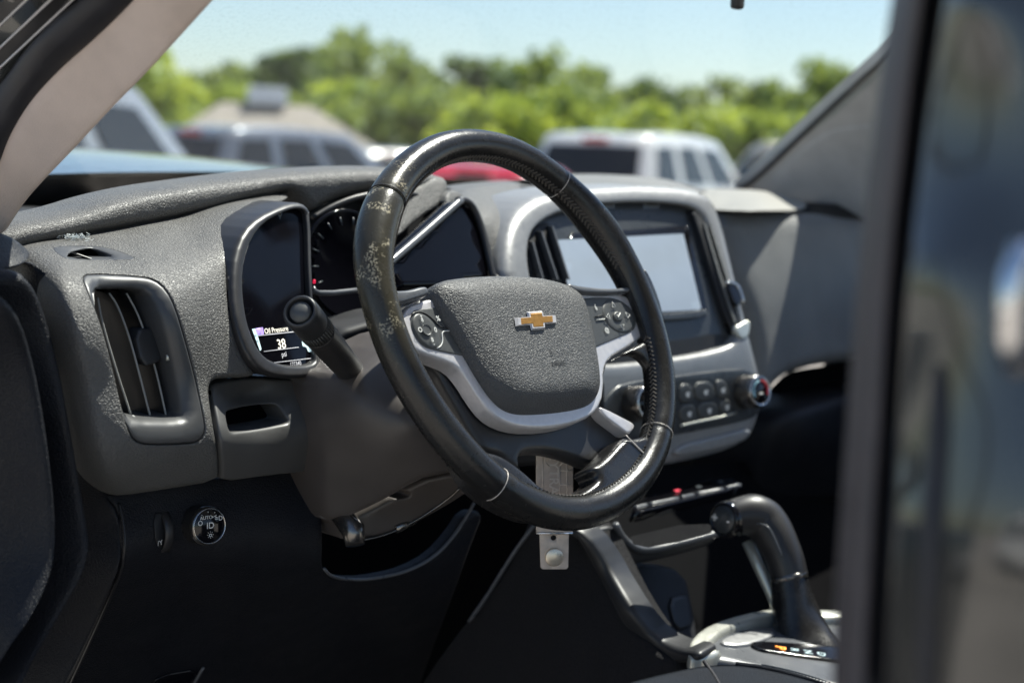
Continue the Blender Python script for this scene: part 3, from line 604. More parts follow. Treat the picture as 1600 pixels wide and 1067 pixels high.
for px in ([(833, 378), (849, 436)], [(847, 362), (872, 437)], [(864, 354), (890, 437)]): plate('slat', 'trim_gloss', px, SK, (.003, .012, 0), .0022, cv, it=0)
rv = relief('passenger_vent', 'dark', [(1083, 327), (1105, 334), (1121, 352), (1141, 420), (1161, 480), (1171, 505), (1160, 531), (1146, 515), (1118, 430), (1094, 350)], SK, stk, r=3, rd=.003, skirt=.01, it=1, step=8, hfun=deep(.004))
for px in ([(1102, 350), (1112, 385), (1138, 470), (1150, 505)], [(1110, 350), (1122, 388), (1146, 465), (1158, 500)]): plate('slat', 'dash_mid', px, SK, (.002, .01, 0), .003, rv, it=1)
relief('vent_tab', 'gloss', [(1130, 441), (1148, 443), (1157, 472), (1146, 481)], SK, rv, r=2, rd=.002, skirt=.006, it=1, step=6, hfun=deep(-.004))
strip('vent_tab_edge', 'chrome', [(1130, 441), (1147, 442), (1153, 455), (1158, 474)], SK, .0018, rv, lift=.004, it=1)
relief('vent_lip', 'console_trim', [(1146, 513), (1158, 505), (1170, 499), (1173, 507), (1170, 526), (1159, 533)], SK, rv, r=3, rd=.003, skirt=.006, it=1, step=6, hfun=deep(-.001))
relief('radio_edge', 'dark', [(940, 540), (1060, 536), (1140, 520), (1152, 536), (1120, 549), (1060, 560), (980, 570), (940, 572)], SK, stk, r=0, skirt=0, it=1, step=14, hfun=deep(.0125))
cp = relief('climate_panel', 'button_dark', [(936, 634), (952, 612), (970, 598), (1057, 586), (1156, 574), (1174, 580), (1186, 594), (1190, 625), (1184, 648), (1157, 659), (1057, 679), (984, 690), (945, 690)], SK, stk, r=3, rd=.003, skirt=.006, it=1, step=9, hfun=deep(-.003))
for q in ([(1056, 600), (1076, 598), (1081, 627), (1057, 630)], [(1078, 598), (1108, 594), (1115, 623), (1083, 627)], [(1111, 594), (1129, 592), (1135, 620), (1117, 623)],
          [(1056, 632), (1081, 629), (1086, 655), (1058, 661)], [(1083, 629), (1115, 625), (1120, 648), (1088, 655)], [(1117, 625), (1136, 622), (1142, 641), (1122, 647)]):
    b_ = relief('climate_button', 'button', q, SK, cp, r=2.5, rd=.0015, skirt=.004, it=1, step=7, hfun=deep(-.0055))
    c = np.mean(q, 0)+np.array([1, 1]); relief('button_icon', 'icon', [(c[0]-4, c[1]-1), (c[0]-1, c[1]-4), (c[0]+4, c[1]-3), (c[0]+3, c[1]+4), (c[0]-2, c[1]+5)], SK, b_.parent, r=0, skirt=0, it=1, step=4, hfun=deep(-.0062)) if False else \
        link_mesh('button_icon', [tuple(on(c[0]+dx, c[1]+dy, SK, .0063)) for dx, dy in ((-4, -1), (-1, -4), (4, -3), (2, 1), (3, 4), (-2, 5))], [(0, 1, 2, 3, 4, 5)], 'icon', cp, smooth=False)
strip('button_rail', 'console_trim', [(1058, 664), (1090, 657), (1120, 651), (1144, 644)], SK, .0016, cp, lift=.005, it=1)
for (px, py), mk in (((1160, 612), True), ((986, 630), False)):
    p = on(px, py, SK, .003); ax = Vector((-.05, -1, .18)).normalized()
    kn = lathe('climate_knob', 'gunmetal', p, ax, [(.0205, 0), (.0205, .004), (.0195, .022), (.018, .025), (.0155, .0255), (.015, .0245)], cp, n=40)
    lathe('knob_face', 'gloss', p+ax*.0250, ax, [(.0152, 0), (.0150, .0004)], cp, n=36)
    lathe('knob_ring', 'chrome', p+ax*.0235, ax, [(.0152, .001), (.0165, .0028), (.0185, .0015)], cp, n=40)
    if mk:
        u = Vector((1, -.05, 0)).normalized(); v = ax.cross(u)
        if v.z < 0: v = -v
        for m_, a0, a1 in (('red_mark', 85, -25), ('blue_mark', 100, 210)):
            tube('knob_mark', m_, [p+ax*.0258+(u*math.cos(R_(a0+(a1-a0)*k/8))+v*math.sin(R_(a0+(a1-a0)*k/8)))*.0125 for k in range(9)], .0011, cp, n=6)
        tube('knob_mark', 'icon', [p+ax*.0256-u*.003-v*.003, p+ax*.0256+u*.003-v*.003], .0012, cp, n=6)
relief('stack_strip', 'stack_silver', [(1046, 714), (1055, 695), (1110, 682), (1168, 667), (1172, 677), (1157, 691), (1095, 707)], SK, stk, r=4, rd=.003, skirt=.01, it=1, step=8, hfun=deep(-.004))
# ---- passenger side
relief('centre_top_roll', 'dash_mid', [(820, 292), (870, 281), (930, 275), (985, 274), (1040, 278), (1090, 292), (1125, 303), (1060, 300), (900, 300)], Surf([(830, 290, 'Y', .42), (980, 274, 'Y', .52), (1000, 295, 'Y', .36), (1110, 300, 'Y', .40)]), dash, r=6, rd=.01, skirt=.05, it=1, step=10)
relief('passenger_lip', 'dash_sunlit', [(1112, 301), (1160, 296), (1205, 299), (1250, 309), (1263, 317), (1263, 326), (1250, 330), (1200, 331), (1125, 329)], Surf([(1120, 300, 'Y', .50), (1250, 309, 'Y', .50), (1125, 328, 'Y', .36), (1260, 328, 'Y', .37), (1190, 315, 'Y', .385)]), dash, r=6, rd=.008, skirt=.05, it=1, step=9)
relief('passenger_pad', 'dash_mid', [(1122, 330), (1200, 331), (1262, 332), (1310, 336), (1340, 343), (1420, 352), (1420, 570), (1345, 566), (1265, 580), (1228, 596), (1206, 630), (1190, 620), (1180, 540), (1150, 420)],
       Surf([(1130, 335, 'Y', .345), (1340, 345, 'Y', .355), (1190, 540, 'Y', .288), (1340, 540, 'Y', .298), (1160, 440, 'Y', .308), (1340, 440, 'Y', .318)]), dash, r=24, rd=.035, skirt=.10, it=1, step=11)
relief('dark_gap_fill', 'dark', [(1255, 316), (1300, 318), (1420, 330), (1420, 356), (1300, 340), (1262, 334)], Surf([(1255, 316, 'Y', .46), (1420, 330, 'Y', .44), (1300, 340, 'Y', .43)]), dash, r=0, skirt=.03, it=0, step=16)  # dark sheet standing for the black gap between lip and far pillar
relief('glovebox', 'grain_shaded', [(1180, 745), (1194, 690), (1206, 664), (1228, 648), (1270, 635), (1345, 614), (1420, 600), (1420, 780), (1180, 790)], Surf([(1200, 660, 'Y', .29), (1345, 614, 'Y', .29), (1190, 740, 'Y', .31), (1345, 760, 'Y', .31), (1270, 680, 'Y', .268)]), dash, r=14, rd=.014, skirt=.1, it=1, step=12)
relief('glovebox_recess', 'dull', [(1170, 640), (1230, 580), (1420, 550), (1420, 660), (1180, 760)], Surf([(1170, 640, 'Y', .38), (1420, 560, 'Y', .38), (1200, 740, 'Y', .38)]), dash, r=0, skirt=0, it=0, step=30)
# dust fluff lying on the dash shoulder
V, F = [], []
for k in range(150):
    px, py = 118+rng.normal()*13, 371+rng.normal()*2.2; p = on(px, py, LP, .0012); d = Vector(rng.normal(size=3)).normalized()*.004; d.z = abs(d.z)*.6
    s = Vector(rng.normal(size=3)).normalized()*.00025; b = len(V); V += [p-s, p+s, p+d+s, p+d-s]; F.append((b, b+1, b+2, b+3))
link_mesh('lint_tuft', V, F, 'lint', None, label='small grey tuft of lint on the dashboard shoulder above the left vent', cat='lint')

# ================================================================== STEERING COLUMN, STALK, KEY TAG
colm = root('steering_column', (0, .1, H0-.1), 'dark plastic steering column shroud behind the steering wheel', 'steering column')
CS = Surf([(495, 600, 'Y', .115), (560, 620, 'Y', .07), (640, 660, 'Y', .03), (690, 740, 'Y', .03), (510, 810, 'Y', .125), (600, 785, 'Y', .075), (540, 700, 'Y', .085), (640, 560, 'Y', .07), (760, 560, 'Y', .03), (760, 700, 'Y', .02)])
relief('shroud', 'shroud', [(486, 600), (500, 582), (560, 585), (620, 540), (700, 520), (900, 560), (900, 680), (800, 720), (720, 740), (688, 746), (660, 752), (610, 782), (570, 802), (540, 814), (512, 816), (505, 780), (500, 720), (490, 650)], CS, colm, r=12, rd=.014, skirt=.06, step=10, it=1)
CB = Surf([(510, 815, 'Y', .135), (610, 790, 'Y', .10), (700, 745, 'Y', .065), (540, 850, 'Y', .12), (700, 790, 'Y', .08)])
relief('lower_shroud', 'shroud', [(512, 812), (540, 812), (610, 780), (660, 750), (700, 742), (760, 730), (750, 760), (700, 792), (640, 825), (590, 840), (545, 846), (534, 838), (530, 822)], CB, colm, holes=[[(605, 771), (625, 762), (645, 770), (640, 777), (620, 780), (606, 778)]], r=6, rd=.008, hr=3, hd=.003, skirt=.05, hskirt=.02, step=8, it=1)
strip('shroud_seam', 'gunmetal', [(548, 846), (600, 836), (650, 812), (700, 778), (716, 762)], CB, .0011, colm, lift=.002)
tl = at(552, 828, Y=.105)
tube('tilt_lever', 'gunmetal', [tl+Vector((.0, .02, .012)), tl, tl+Vector((-.002, -.006, -.012))], [.010, .011, .009], colm, n=16)
for px, py in ((632, 820), (668, 792)):
    p = at(px, py, Y=.10); tube('column_bolt', 'gunmetal', [p+Vector((-.010, 0, -.003)), p+Vector((.010, 0, .004))], [.004, .005], colm)
relief('column_boot', 'dark', [(478, 560), (560, 500), (780, 470), (950, 560), (950, 720), (700, 740), (510, 800)], Surf([(480, 570, 'Y', .17), (780, 470, 'Y', .13), (950, 700, 'Y', .13), (510, 800, 'Y', .17)]), colm, r=10, rd=.01, skirt=.05, it=1, step=20)
st_t, st_r = at(468, 486, Y=.030), at(566, 600, Y=.115)
sx = (st_t-st_r).normalized(); L = (st_t-st_r).length
stalk = root('turn_signal_stalk', st_r, 'black turn signal stalk with ribbed collar left of the steering wheel', 'control stalk')
lathe('stalk_body', 'satin_black', st_r, sx, [(.0105, -.02), (.0115, .02), (.0130, L*.45), (.0140, L*.72), (.0145, L*.74)], stalk, n=40)
bm_prof = [(.0136, L*.735), (.0136, L*.83), (.0136, L*.832)]
lathe('collar', 'satin_black', st_r, sx, bm_prof, stalk, n=40)
for k in range(36):
    a = 2*math.pi*k/36; d0, u0, v0 = frame_at(sx); o_ = (u0*math.cos(a)+v0*math.sin(a))*.0139
    tube('rib', 'button', [st_r+sx*(L*.745)+o_, st_r+sx*(L*.825)+o_], .0007, stalk, n=5)
lathe('end_cap', 'smooth_black', st_r, sx, [(.0140, L*.835), (.0146, L*.85), (.0148, L*.96), (.0143, L*.99), (.0132, L), (.0118, L), (.0112, L*.985), (.0108, L*.955)], stalk, n=44)
lathe('end_button', 'button', st_r, sx, [(.0090, L*.94), (.0090, L*.985), (.0084, L*.995)], stalk, n=40)
su = Vector((0, 0, 1))-sx*sx.z; su.normalize(); sw = sx.cross(su)
if sw.dot(Vector(RT)) < 0: sw = -sw
for s, f, ang in (('D', .60, 22), ('O', .52, 22), (')', .45, 26)):
    rad = Vector((0, 0, 1)); a = R_(ang); n_ = (su*math.cos(a)+sw*math.sin(a)).normalized()
    tn = n_.cross(sx).normalized()
    if tn.dot(Vector(RT)) < 0: tn = -tn
    yv = n_.cross(tn)
    if yv.z < 0: yv = -yv
    text('stalk_mark', s, 'icon', st_r+sx*(L*f)+n_*.0142, tn, n_.cross(tn), .008, stalk, bold=.01)

kt_p = at(866, 790, Y=.0); KT = Plane(tuple(kt_p), (-.52, -.84, .08))
tag = root('key_tag', tuple(kt_p), 'brushed metal key tag with round steel button hanging behind the steering wheel', 'key tag')
kback = tuple(-KT.n)
relief('tag_plate', 'tag', [(838, 690), (896, 690), (895, 834), (838, 834)], KT, tag, r=1.2, rd=.0004, skirt=.0015, back=kback, it=0, step=10)
relief('tag_end', 'tag', [(843, 828), (889, 828), (888, 886), (885, 889), (848, 889), (845, 886)], KT.off(-.002), tag, holes=[[(865+4.6*math.cos(k*math.pi/8), 840+4.6*math.sin(k*math.pi/8)) for k in range(16)]], r=1.2, rd=.0004, skirt=.0015, back=kback, it=0, hit=0, step=8, bstep=2)
def onp(px, py, pl): return Vector(pts3([(px, py)], pl)[0])
lathe('steel_button', 'coin', onp(866, 870, KT), KT.n, [(.0083, -.002), (.0085, .0008), (.0080, .0014), (.0076, .0016)], tag, n=40)
tube('tag_pin', 'chrome', [onp(838, 833, KT.off(.001)), onp(895, 833, KT.off(.001))], .0010, tag, n=8)
kx2 = (onp(866, 760, KT)-onp(866, 720, KT)).normalized(); ky2 = (onp(880, 740, KT)-onp(850, 740, KT)).normalized()
text('tag_lettering', 'KEYTRAK', 'tag_line', onp(865, 741, KT.off(.0004)), kx2, ky2, .0125, tag, bold=.012)
for px in ([(848, 700), (848, 775)], [(875, 735), (895, 735)], [(875, 757), (895, 757)], [(875, 728), (875, 776)], [(886, 706), (886, 778)], [(852, 706), (852, 722), (858, 728)], [(881, 706), (881, 722), (874, 728)]):
    tube('tag_line', 'tag_line', [onp(x, y, KT.off(.0003)) for x, y in px], .0004, tag, n=5)

# ================================================================== STEERING WHEEL
RK, WY = R_(26.9), R_(5.72)
Rz = Matrix.Rotation(WY, 3, 'Z')
WX, WV, WN = Rz@Vector((1, 0, 0)), Rz@Vector((0, math.sin(RK), math.cos(RK))), Rz@Vector((0, -math.cos(RK), math.sin(RK)))
HUB = Vector((0, 0, H0))
wheel = root('steering_wheel', tuple(HUB), 'black leather steering wheel with silver spokes, gold bowtie emblem and worn rim', 'steering wheel')
def wp(a, b, h=0): return HUB+WX*a+WV*b+WN*h
def WPn(h): return Plane(tuple(HUB+WN*h), tuple(WN))
wback = tuple(-WN)
RM0 = .1742
RWARP = [(1, -.0008), (22, -.0003), (39, .0005), (54, .0009), (69, .0026), (89, 0), (115, -.0016), (130, 0), (158, .0040), (178, -.0010), (200, -.0042), (216, -.0038), (238, .0007), (256, .0018), (283, -.001), (316, 0), (340, 0)]   # the rim is not a true circle
_wd = np.arange(0, 360, 2.0); _wv = np.interp(_wd, [a for a, b in RWARP], [b for a, b in RWARP], period=360)
for _ in range(8): _wv = (np.roll(_wv, 1)+2*_wv+np.roll(_wv, -1))/4
def RMf(th): return RM0+float(np.interp(math.degrees(th) % 360, _wd, _wv, period=360))
def rim_r(th):
    d = math.degrees(th) % 360
    r = .0152
    for c, wd, k in ((148, 16, .0022), (32, 16, .0022)):
        dd = (d-c+180) % 360-180; r += k*math.exp(-(dd/wd)**2)
    return r
NT, NS = 220, 26
V, F = [], []
for i in range(NT):
    th = 2*math.pi*i/NT; e = WX*math.cos(th)+WV*math.sin(th); r = rim_r(th); d = math.degrees(th)
    groove = 0
    for g in (137, 52, 232, 318):
        if abs(d-g) < 0.9: groove = .0009
    for k in range(NS):
        a = 2*math.pi*k/NS; ca, sa = math.cos(a), math.sin(a)
        rr = (r-groove)
        V.append(HUB+e*(RMf(th)+ca*rr*0.98)+WN*(sa*rr*1.02))
for i in range(NT):
    j = (i+1) % NT
    for k in range(NS): F.append((i*NS+k, j*NS+k, j*NS+(k+1) % NS, i*NS+(k+1) % NS))
link_mesh('rim', V, F, 'leather', wheel, label='black leather rim scuffed to tan along its upper left arc')
for g, m_ in ((137, 'dark'), (52, 'tag_line'), (232, 'tag_line'), (318, 'tag_line')):
    th = R_(g); e = WX*math.cos(th)+WV*math.sin(th); r = rim_r(th)+.00005
    tube('rim_seam', m_, [HUB+e*(RMf(th)+math.cos(2*math.pi*k/40)*r*.98)+WN*(math.sin(2*math.pi*k/40)*r*1.02) for k in range(40)], .00035 if m_ != 'dark' else .0006, wheel, n=6, closed=True)
# cross stitches along the inside of the rim
V, F = [], []
def stitch(a, b, w):
    d = (b-a).normalized(); s = d.cross(Vector((0, 0, 1))).normalized()*w; u = d.cross(s).normalized()*w; k = len(V)
    V.extend([a+s, a+u, a-s, a-u, b+s, b+u, b-s, b-u])
    for q in range(4): F.append((k+q, k+(q+1) % 4, k+4+(q+1) % 4, k+4+q))
for a0, a1 in ((18, 170), (-48, -8), (188, 226), (242, 308)):
    n = int((a1-a0)/360*2*math.pi*.155/.0042)
    for k in range(n):
        th = R_(a0+(a1-a0)*k/n); t2 = R_(a0+(a1-a0)*(k+.75)/n)
        for sg in (-1, 1):
            def pt(t, ang):
                e = WX*math.cos(t)+WV*math.sin(t); r = rim_r(t)+.0004
                return HUB+e*(RMf(t)+math.cos(ang)*r*.98)+WN*(math.sin(ang)*r*1.02)
            stitch(pt(th, math.pi-.30+sg*.22), pt(t2, math.pi-.30), .00085)
link_mesh('stitching', V, F, 'stitch', wheel, smooth=False, kind='stuff')
V, F = [], []
for a0, a1 in ((18, 170), (-48, -8)):
    pass
tube('stitch_seam', 'dark', [(lambda t: HUB+(WX*math.cos(t)+WV*math.sin(t))*(RMf(t)+math.cos(math.pi-.30)*rim_r(t)*.98)+WN*(math.sin(math.pi-.30)*rim_r(t)*1.02))(2*math.pi*k/160) for k in range(160)], .0007, wheel, n=6, closed=True)
# hub, spokes
H = lambda h: WPn(h+.014)
relief('hub_cover', 'satin_black', [(640, 470), (700, 440), (880, 440), (960, 470), (955, 560), (944, 600), (940, 636), (962, 656), (982, 680), (962, 702), (943, 721), (925, 729), (894, 714), (857, 704), (832, 704), (816, 708), (814, 720), (822, 738), (800, 728), (783, 710), (760, 706),
       (748, 696), (720, 646), (698, 608), (684, 582), (655, 558), (632, 530)], H(-.034), wheel, r=9, rd=.010, skirt=.003, back=wback, step=9, it=1)
leaf = dict(back=wback, step=8, it=2)
relief('spoke_leather', 'leather_plain', [(600, 415), (604, 436), (617, 456), (630, 462), (628, 475), (622, 486), (620, 500), (622, 525), (634, 545), (655, 557), (652, 566), (640, 562), (626, 552), (614, 545), (602, 515), (596, 460)], H(-.010), wheel, r=8, rd=.006, skirt=.003, **leaf)
relief('spoke_leather', 'leather_plain', [(960, 452), (975, 450), (988, 443), (1000, 425), (1012, 412), (1040, 480), (1050, 560), (1046, 600), (1028, 590), (1014, 566), (1000, 552), (985, 550), (965, 560), (957, 564), (985, 545), (1012, 530), (1022, 515), (1024, 494), (1014, 474), (992, 458)], H(-.010), wheel, r=8, rd=.006, skirt=.004, **leaf)
relief('spoke_leather', 'leather_plain', [(744, 690), (760, 702), (784, 707), (808, 722), (834, 744), (850, 760), (885, 773), (905, 800), (850, 808), (800, 790), (750, 755), (722, 705)], H(-.007), wheel, r=10, rd=.009, skirt=.015, **leaf)
relief('spoke_leather', 'leather_plain', [(922, 730), (944, 719), (978, 680), (990, 684), (1008, 680), (1034, 672), (1030, 720), (1014, 770), (970, 795), (920, 800), (875, 776), (905, 770), (928, 756), (938, 745)], H(-.007), wheel, r=10, rd=.009, skirt=.015, **leaf)
strip('spoke_seam', 'tag_line', [(978, 680), (995, 697), (1010, 712), (1024, 732), (1030, 740)], H(-.0060), .0006, wheel, back=wback, it=1)
relief('spoke_blade', 'silver', [(934, 634), (946, 637), (975, 652), (992, 661), (992, 668), (984, 680), (962, 663), (944, 650)], H(-.021), wheel, r=3, rd=.003, skirt=.012, back=wback, step=6, it=1)
trim = relief('spoke_trim', 'silver', [(700, 462), (674, 466), (646, 474), (634, 481), (628, 495), (629, 520), (640, 540), (658, 552), (690, 562), (714, 573), (730, 592), (748, 621), (767, 646), (790, 661), (820, 669), (860, 669), (900, 661), (926, 649), (941, 630), (945, 602),
       (944, 580), (952, 560), (976, 546), (1000, 531), (1011, 518), (1015, 496), (1008, 480), (990, 465), (965, 457), (930, 454), (890, 452), (800, 470)], H(-.016), wheel, r=5, rd=.004, skirt=.012, back=wback, step=8, it=1, label='U shaped satin silver spoke trim')
LPAD = [(643, 490), (648, 484), (656, 482.5), (690, 479), (720, 520), (735, 556), (727, 556), (700, 551), (676, 546), (664, 542), (655, 534), (645, 518), (642, 504)]
RPAD = [(905, 466), (935, 464), (961, 465), (978, 473), (992, 488), (995, 496), (994, 511), (987, 519), (960, 530), (936, 540), (925, 545), (920, 500)]
lp = relief('button_pad', 'button', LPAD, H(-.0150), wheel, r=2, rd=.0012, skirt=.003, back=wback, step=6, it=1)
rp = relief('button_pad', 'button', RPAD, H(-.0150), wheel, r=2, rd=.0012, skirt=.003, back=wback, step=6, it=1)
HP = H(-.0138)
def ell(cx, cy, a, b, rot, n=22): return [(cx+a*math.cos(t)*math.cos(rot)-b*math.sin(t)*math.sin(rot), cy+a*math.cos(t)*math.sin(rot)+b*math.sin(t)*math.cos(rot)) for t in [2*math.pi*k/n for k in range(n)]]
dp = relief('direction_pad', 'button', ell(667, 516, 31, 17, R_(57)), HP, lp, r=5, rd=.0016, skirt=.002, back=wback, step=5, it=0)
relief('pad_centre', 'button', ell(666.5, 515.5, 9, 6.5, R_(57)), H(-.0128), lp, r=3, rd=-.0008, skirt=.001, back=wback, step=4, it=0)
dp2 = relief('direction_pad', 'button', ell(967, 493, 30, 21, R_(50)), HP, rp, r=5, rd=.0016, skirt=.002, back=wback, step=5, it=0)
relief('pad_centre', 'button', ell(967, 493.5, 8, 7, R_(50)), H(-.0118), rp, r=3, rd=.0012, skirt=.002, back=wback, step=4, it=0)
wx, wy = WX, WV
def wtext(s, px, py, sz, par, h=-.0132, m_='icon'): text('button_mark', s, m_, onp(px, py, H(h)), wx, wy, sz, par, bold=.015)
for s, px, py, sz in (('+', 658, 494.5, .0048), ('8', 659.7, 500, .0052), ('O', 656.5, 515.5, .0062), ('0', 680.5, 515.5, .0062), ('%', 684.5, 498, .0066), ('8', 675.5, 531, .0056), ('-', 678, 537.5, .005)): wtext(s, px, py, sz, lp, -.0125)
def tri(px, py, s, rot, par):
    c = onp(px, py, H(-.0122)); P = [c+(wx*math.cos(R_(rot+k*120))+wy*math.sin(R_(rot+k*120)))*s for k in range(3)]
    tube('button_mark', 'icon', P, .00042, par, n=6, closed=True)
for px, py, rot in ((958.5, 477, 90), (981, 492.5, 0), (950.5, 494.5, 180), (973, 510, 270)): tri(px, py, .0033, rot, rp)
tube('button_mark', 'icon', [onp(964, 492, H(-.0115)), onp(966, 496, H(-.0115)), onp(969, 489, H(-.0115))], .0005, rp, n=6)
for px, py, s in ((930, 479.5, '('), (931.5, 481, 'a'), (948, 516, '@')): wtext(s, px, py, .0062, rp, -.0140)
tube('button_mark', 'icon', [onp(932, 500, H(-.0142)), onp(945, 498.5, H(-.0142))], .0006, rp, n=6)
tube('button_mark', 'dark', [onp(930, 495, H(-.0142)), onp(943, 492, H(-.0142))], .0006, rp, n=6)
strip('pad_groove', 'icon', [(702, 517), (694, 517), (690, 520), (692, 532), (689, 541), (683, 544)], H(-.0146), .0006, lp, back=wback, it=1, step=3)
strip('pad_groove', 'dark', [(643, 492), (650, 487), (662, 488), (675, 497), (687, 511), (698, 512), (703, 514)], H(-.0145), .0006, lp, back=wback, it=1, step=3)
# airbag cover
BAG = [(682, 442), (700, 435), (745, 430), (800, 429), (845, 432), (880, 440), (903, 452), (916, 468), (925, 500), (933, 540), (939, 580), (940, 606), (934, 625), (918, 637), (885, 645), (840, 650), (808, 650), (786, 640), (768, 620), (748, 590), (728, 555), (708, 522), (690, 492), (679, 468), (677, 452)]
bag_b = chaikin(BAG, 2)
def bag_h(P):
    d = dist(P, bag_b); s = np.clip(d/46, 0, 1); h = .012*(1-(1-s)**2.2)
    # the pressed face: a flatter five sided field below the emblem
    t = np.clip((P[:, 1]-592)/55, 0, 1); return h-.006*t*t
relief('airbag_cover', 'bag', BAG, H(-.012), wheel, r=6, rd=.006, skirt=.012, back=wback, step=6, it=2, hfun=bag_h)
def onbag(px, py, lift):
    h = float(bag_h(np.array([[px, py]]))[0]); return onp(px, py, H(-.012+h+lift))
# bowtie emblem: chrome rim with a gold field
bc = onbag(838, 501, .0008)
def bow(sc, h, name, material, par, rise):
    a, b, c, d = .0262*sc, .0066*sc, .0105*sc, .0150*sc
    sl = .0035
    pts = [(-a-sl*.4, b*.60), (-c+.0005, b*.60), (-c+.0012, b*1.32), (c-.0022+.003, b*1.32), (c+.0005, b*.60), (a+sl*.6, b*.60), (a, -b*.60), (c-.0015, -b*.60), (c-.0030, -b*1.32), (-c-.0005, -b*1.32), (-c+.0, -b*.60), (-a-sl, -b*.60)]
    n = len(pts); V = [bc+WX*x+WV*y+WN*h for x, y in pts]; V += [bc+WX*x*.90+WV*y*.84+WN*(h+rise) for x, y in pts]
    F = [(i, (i+1) % n, n+(i+1) % n, n+i) for i in range(n)]
    F += [(n, n+1, n+10, n+11), (n+1, n+2, n+3, n+4, n+7, n+8, n+9, n+10), (n+4, n+5, n+6, n+7)]
    return link_mesh(name, V, F, material, par, smooth=False)
em = bow(1.0, .0, 'emblem', 'silver', wheel, .0016)
bow(.80, .0013, 'emblem_field', 'gold', em, .0006)
for s, px, py, sz in (('L', 862, 550, .008),): text('embossed_mark', s, 'dark', onbag(px, py, .0004), WX, WV, sz, wheel)
for k in range(3):
    pass
text('embossed_mark', 'AIRBAG', 'dark', onbag(873, 568, .0004), WX, WV, .0056, wheel, bold=.01)
relief('hub_top_trim', 'trim_gloss', [(608, 452), (640, 452), (662, 445), (672, 447), (673, 461), (650, 468), (626, 476), (612, 470)], H(-.009), wheel, r=6, rd=.006, skirt=.01, back=wback, step=7, it=2)
relief('hub_top_trim', 'trim_gloss', [(884, 440), (905, 446), (960, 451), (985, 446), (990, 456), (960, 459), (915, 458), (890, 452)], H(-.009), wheel, r=4, rd=.004, skirt=.01, back=wback, step=7, it=2)

# ================================================================== CENTRE CONSOLE, SHIFTER, SEAT, MIRROR
con = root('centre_console', (0.37, 0.1, H0-.75), 'black centre console with storage tray, silver ring and switch row', 'console')
CX = Surf([(830, 840, 'X', .16), (905, 840, 'X', .19), (1060, 1030, 'X', .20), (700, 1067, 'X', .12), (720, 985, 'X', .13)])
relief('tunnel_side', 'carpet', [(826, 800), (905, 820), (935, 880), (970, 950), (1012, 1010), (1070, 1040), (1010, 1120), (620, 1120), (700, 1000), (765, 925), (805, 860)], CX, con, r=8, rd=.01, skirt=.04, back=(1, 0, 0), step=14, it=1)
strip('tunnel_edge', 'trim_gloss', [(838, 818), (805, 862), (766, 926), (735, 970)], CX, .0022, con, lift=.002, back=(1, 0, 0))
CF = Surf([(905, 840, 'X', .175), (985, 955, 'X', .185), (1090, 1022, 'X', .19), (945, 885, 'X', .19), (1040, 1005, 'X', .20)])
relief('console_frame', 'smooth_black', [(880, 815), (915, 838), (940, 872), (962, 912), (990, 958), (1024, 998), (1060, 1014), (1092, 1018), (1094, 1036), (1058, 1038), (1012, 1030), (976, 988), (945, 930), (915, 868)], CF, con, r=9, rd=.010, skirt=.03, back=(1, .3, 0), step=8, it=1)
CW = Surf([(960, 880, 'Y', .13), (1090, 990, 'Y', .10), (1090, 870, 'Y', .16), (1000, 980, 'Y', .10)])
relief('console_front', 'dark', [(940, 880), (1010, 884), (1070, 890), (1085, 960), (1090, 1000), (1100, 1030), (1030, 1010), (985, 955)], CW, con, r=3, rd=.003, skirt=.02, it=1, step=12)
relief('power_outlet_cover', 'smooth_black', [(1040, 934), (1066, 928), (1074, 934), (1080, 972), (1076, 978), (1052, 984)], CW, con, r=3, rd=.003, skirt=.008, it=1, step=6, hfun=deep(-.004))
relief('console_back', 'dull', [(900, 740), (1420, 700), (1420, 1000), (1080, 1010), (940, 880)], Surf([(900, 760, 'Y', .30), (1400, 740, 'Y', .34), (1300, 1000, 'Y', .24), (1000, 980, 'Y', .2)]), con, r=0, skirt=0, it=0, step=40)
TR = Surf([(920, 830, 'Y', .105), (1120, 848, 'Y', .085), (1000, 882, 'Y', .104), (1110, 820, 'Y', .086), (960, 815, 'Y', .105)])
relief('tray', 'smooth_black', [(900, 832), (925, 828), (962, 820), (972, 838), (990, 852), (1010, 856), (1060, 847), (1116, 832), (1122, 848), (1070, 866), (1010, 880), (970, 886), (940, 876), (915, 856)], TR, con, r=5, rd=.006, skirt=.03, it=1, step=8, label='open storage tray with a pale rounded lip')
strip('tray_lip', 'trim_gloss', [(958, 818), (966, 834), (978, 848), (994, 857), (1014, 858), (1060, 848), (1118, 832)], TR, .0042, con, lift=.003, step=5)
relief('tray_floor', 'dull', [(990, 850), (984, 838), (1062, 820), (1110, 818), (1112, 832), (1060, 846), (1012, 855)], Surf([(985, 838, 'Z', -.225), (1110, 818, 'Z', -.225), (1010, 855, 'Z', -.23)]), con, r=0, skirt=0, it=0, step=12, back=(0, 0, -1))
SWT = Surf([(990, 790, 'Y', .14), (1152, 756, 'Y', .12), (1134, 742, 'Y', .19), (1000, 770, 'Y', .20)])
relief('switch_panel', 'gloss', [(985, 800), (1000, 778), (1060, 762), (1134, 742), (1150, 748), (1156, 760), (1080, 778), (1010, 796)], SWT, con, r=2, rd=.002, skirt=.012, it=1, step=8, back=(0, .4, -1))
for a, b in (((990, 793), (1008, 788.5)), ((1012, 787.7), (1057, 778.5)), ((1062, 777.2), (1081, 772.6)), ((1085, 771.6), (1127, 764)), ((1131, 762.5), (1154, 757.5))):
    strip('switch', 'trim_gloss', [a, ((a[0]+b[0])/2, (a[1]+b[1])/2), b], SWT, .0026, con, lift=.002, it=0)
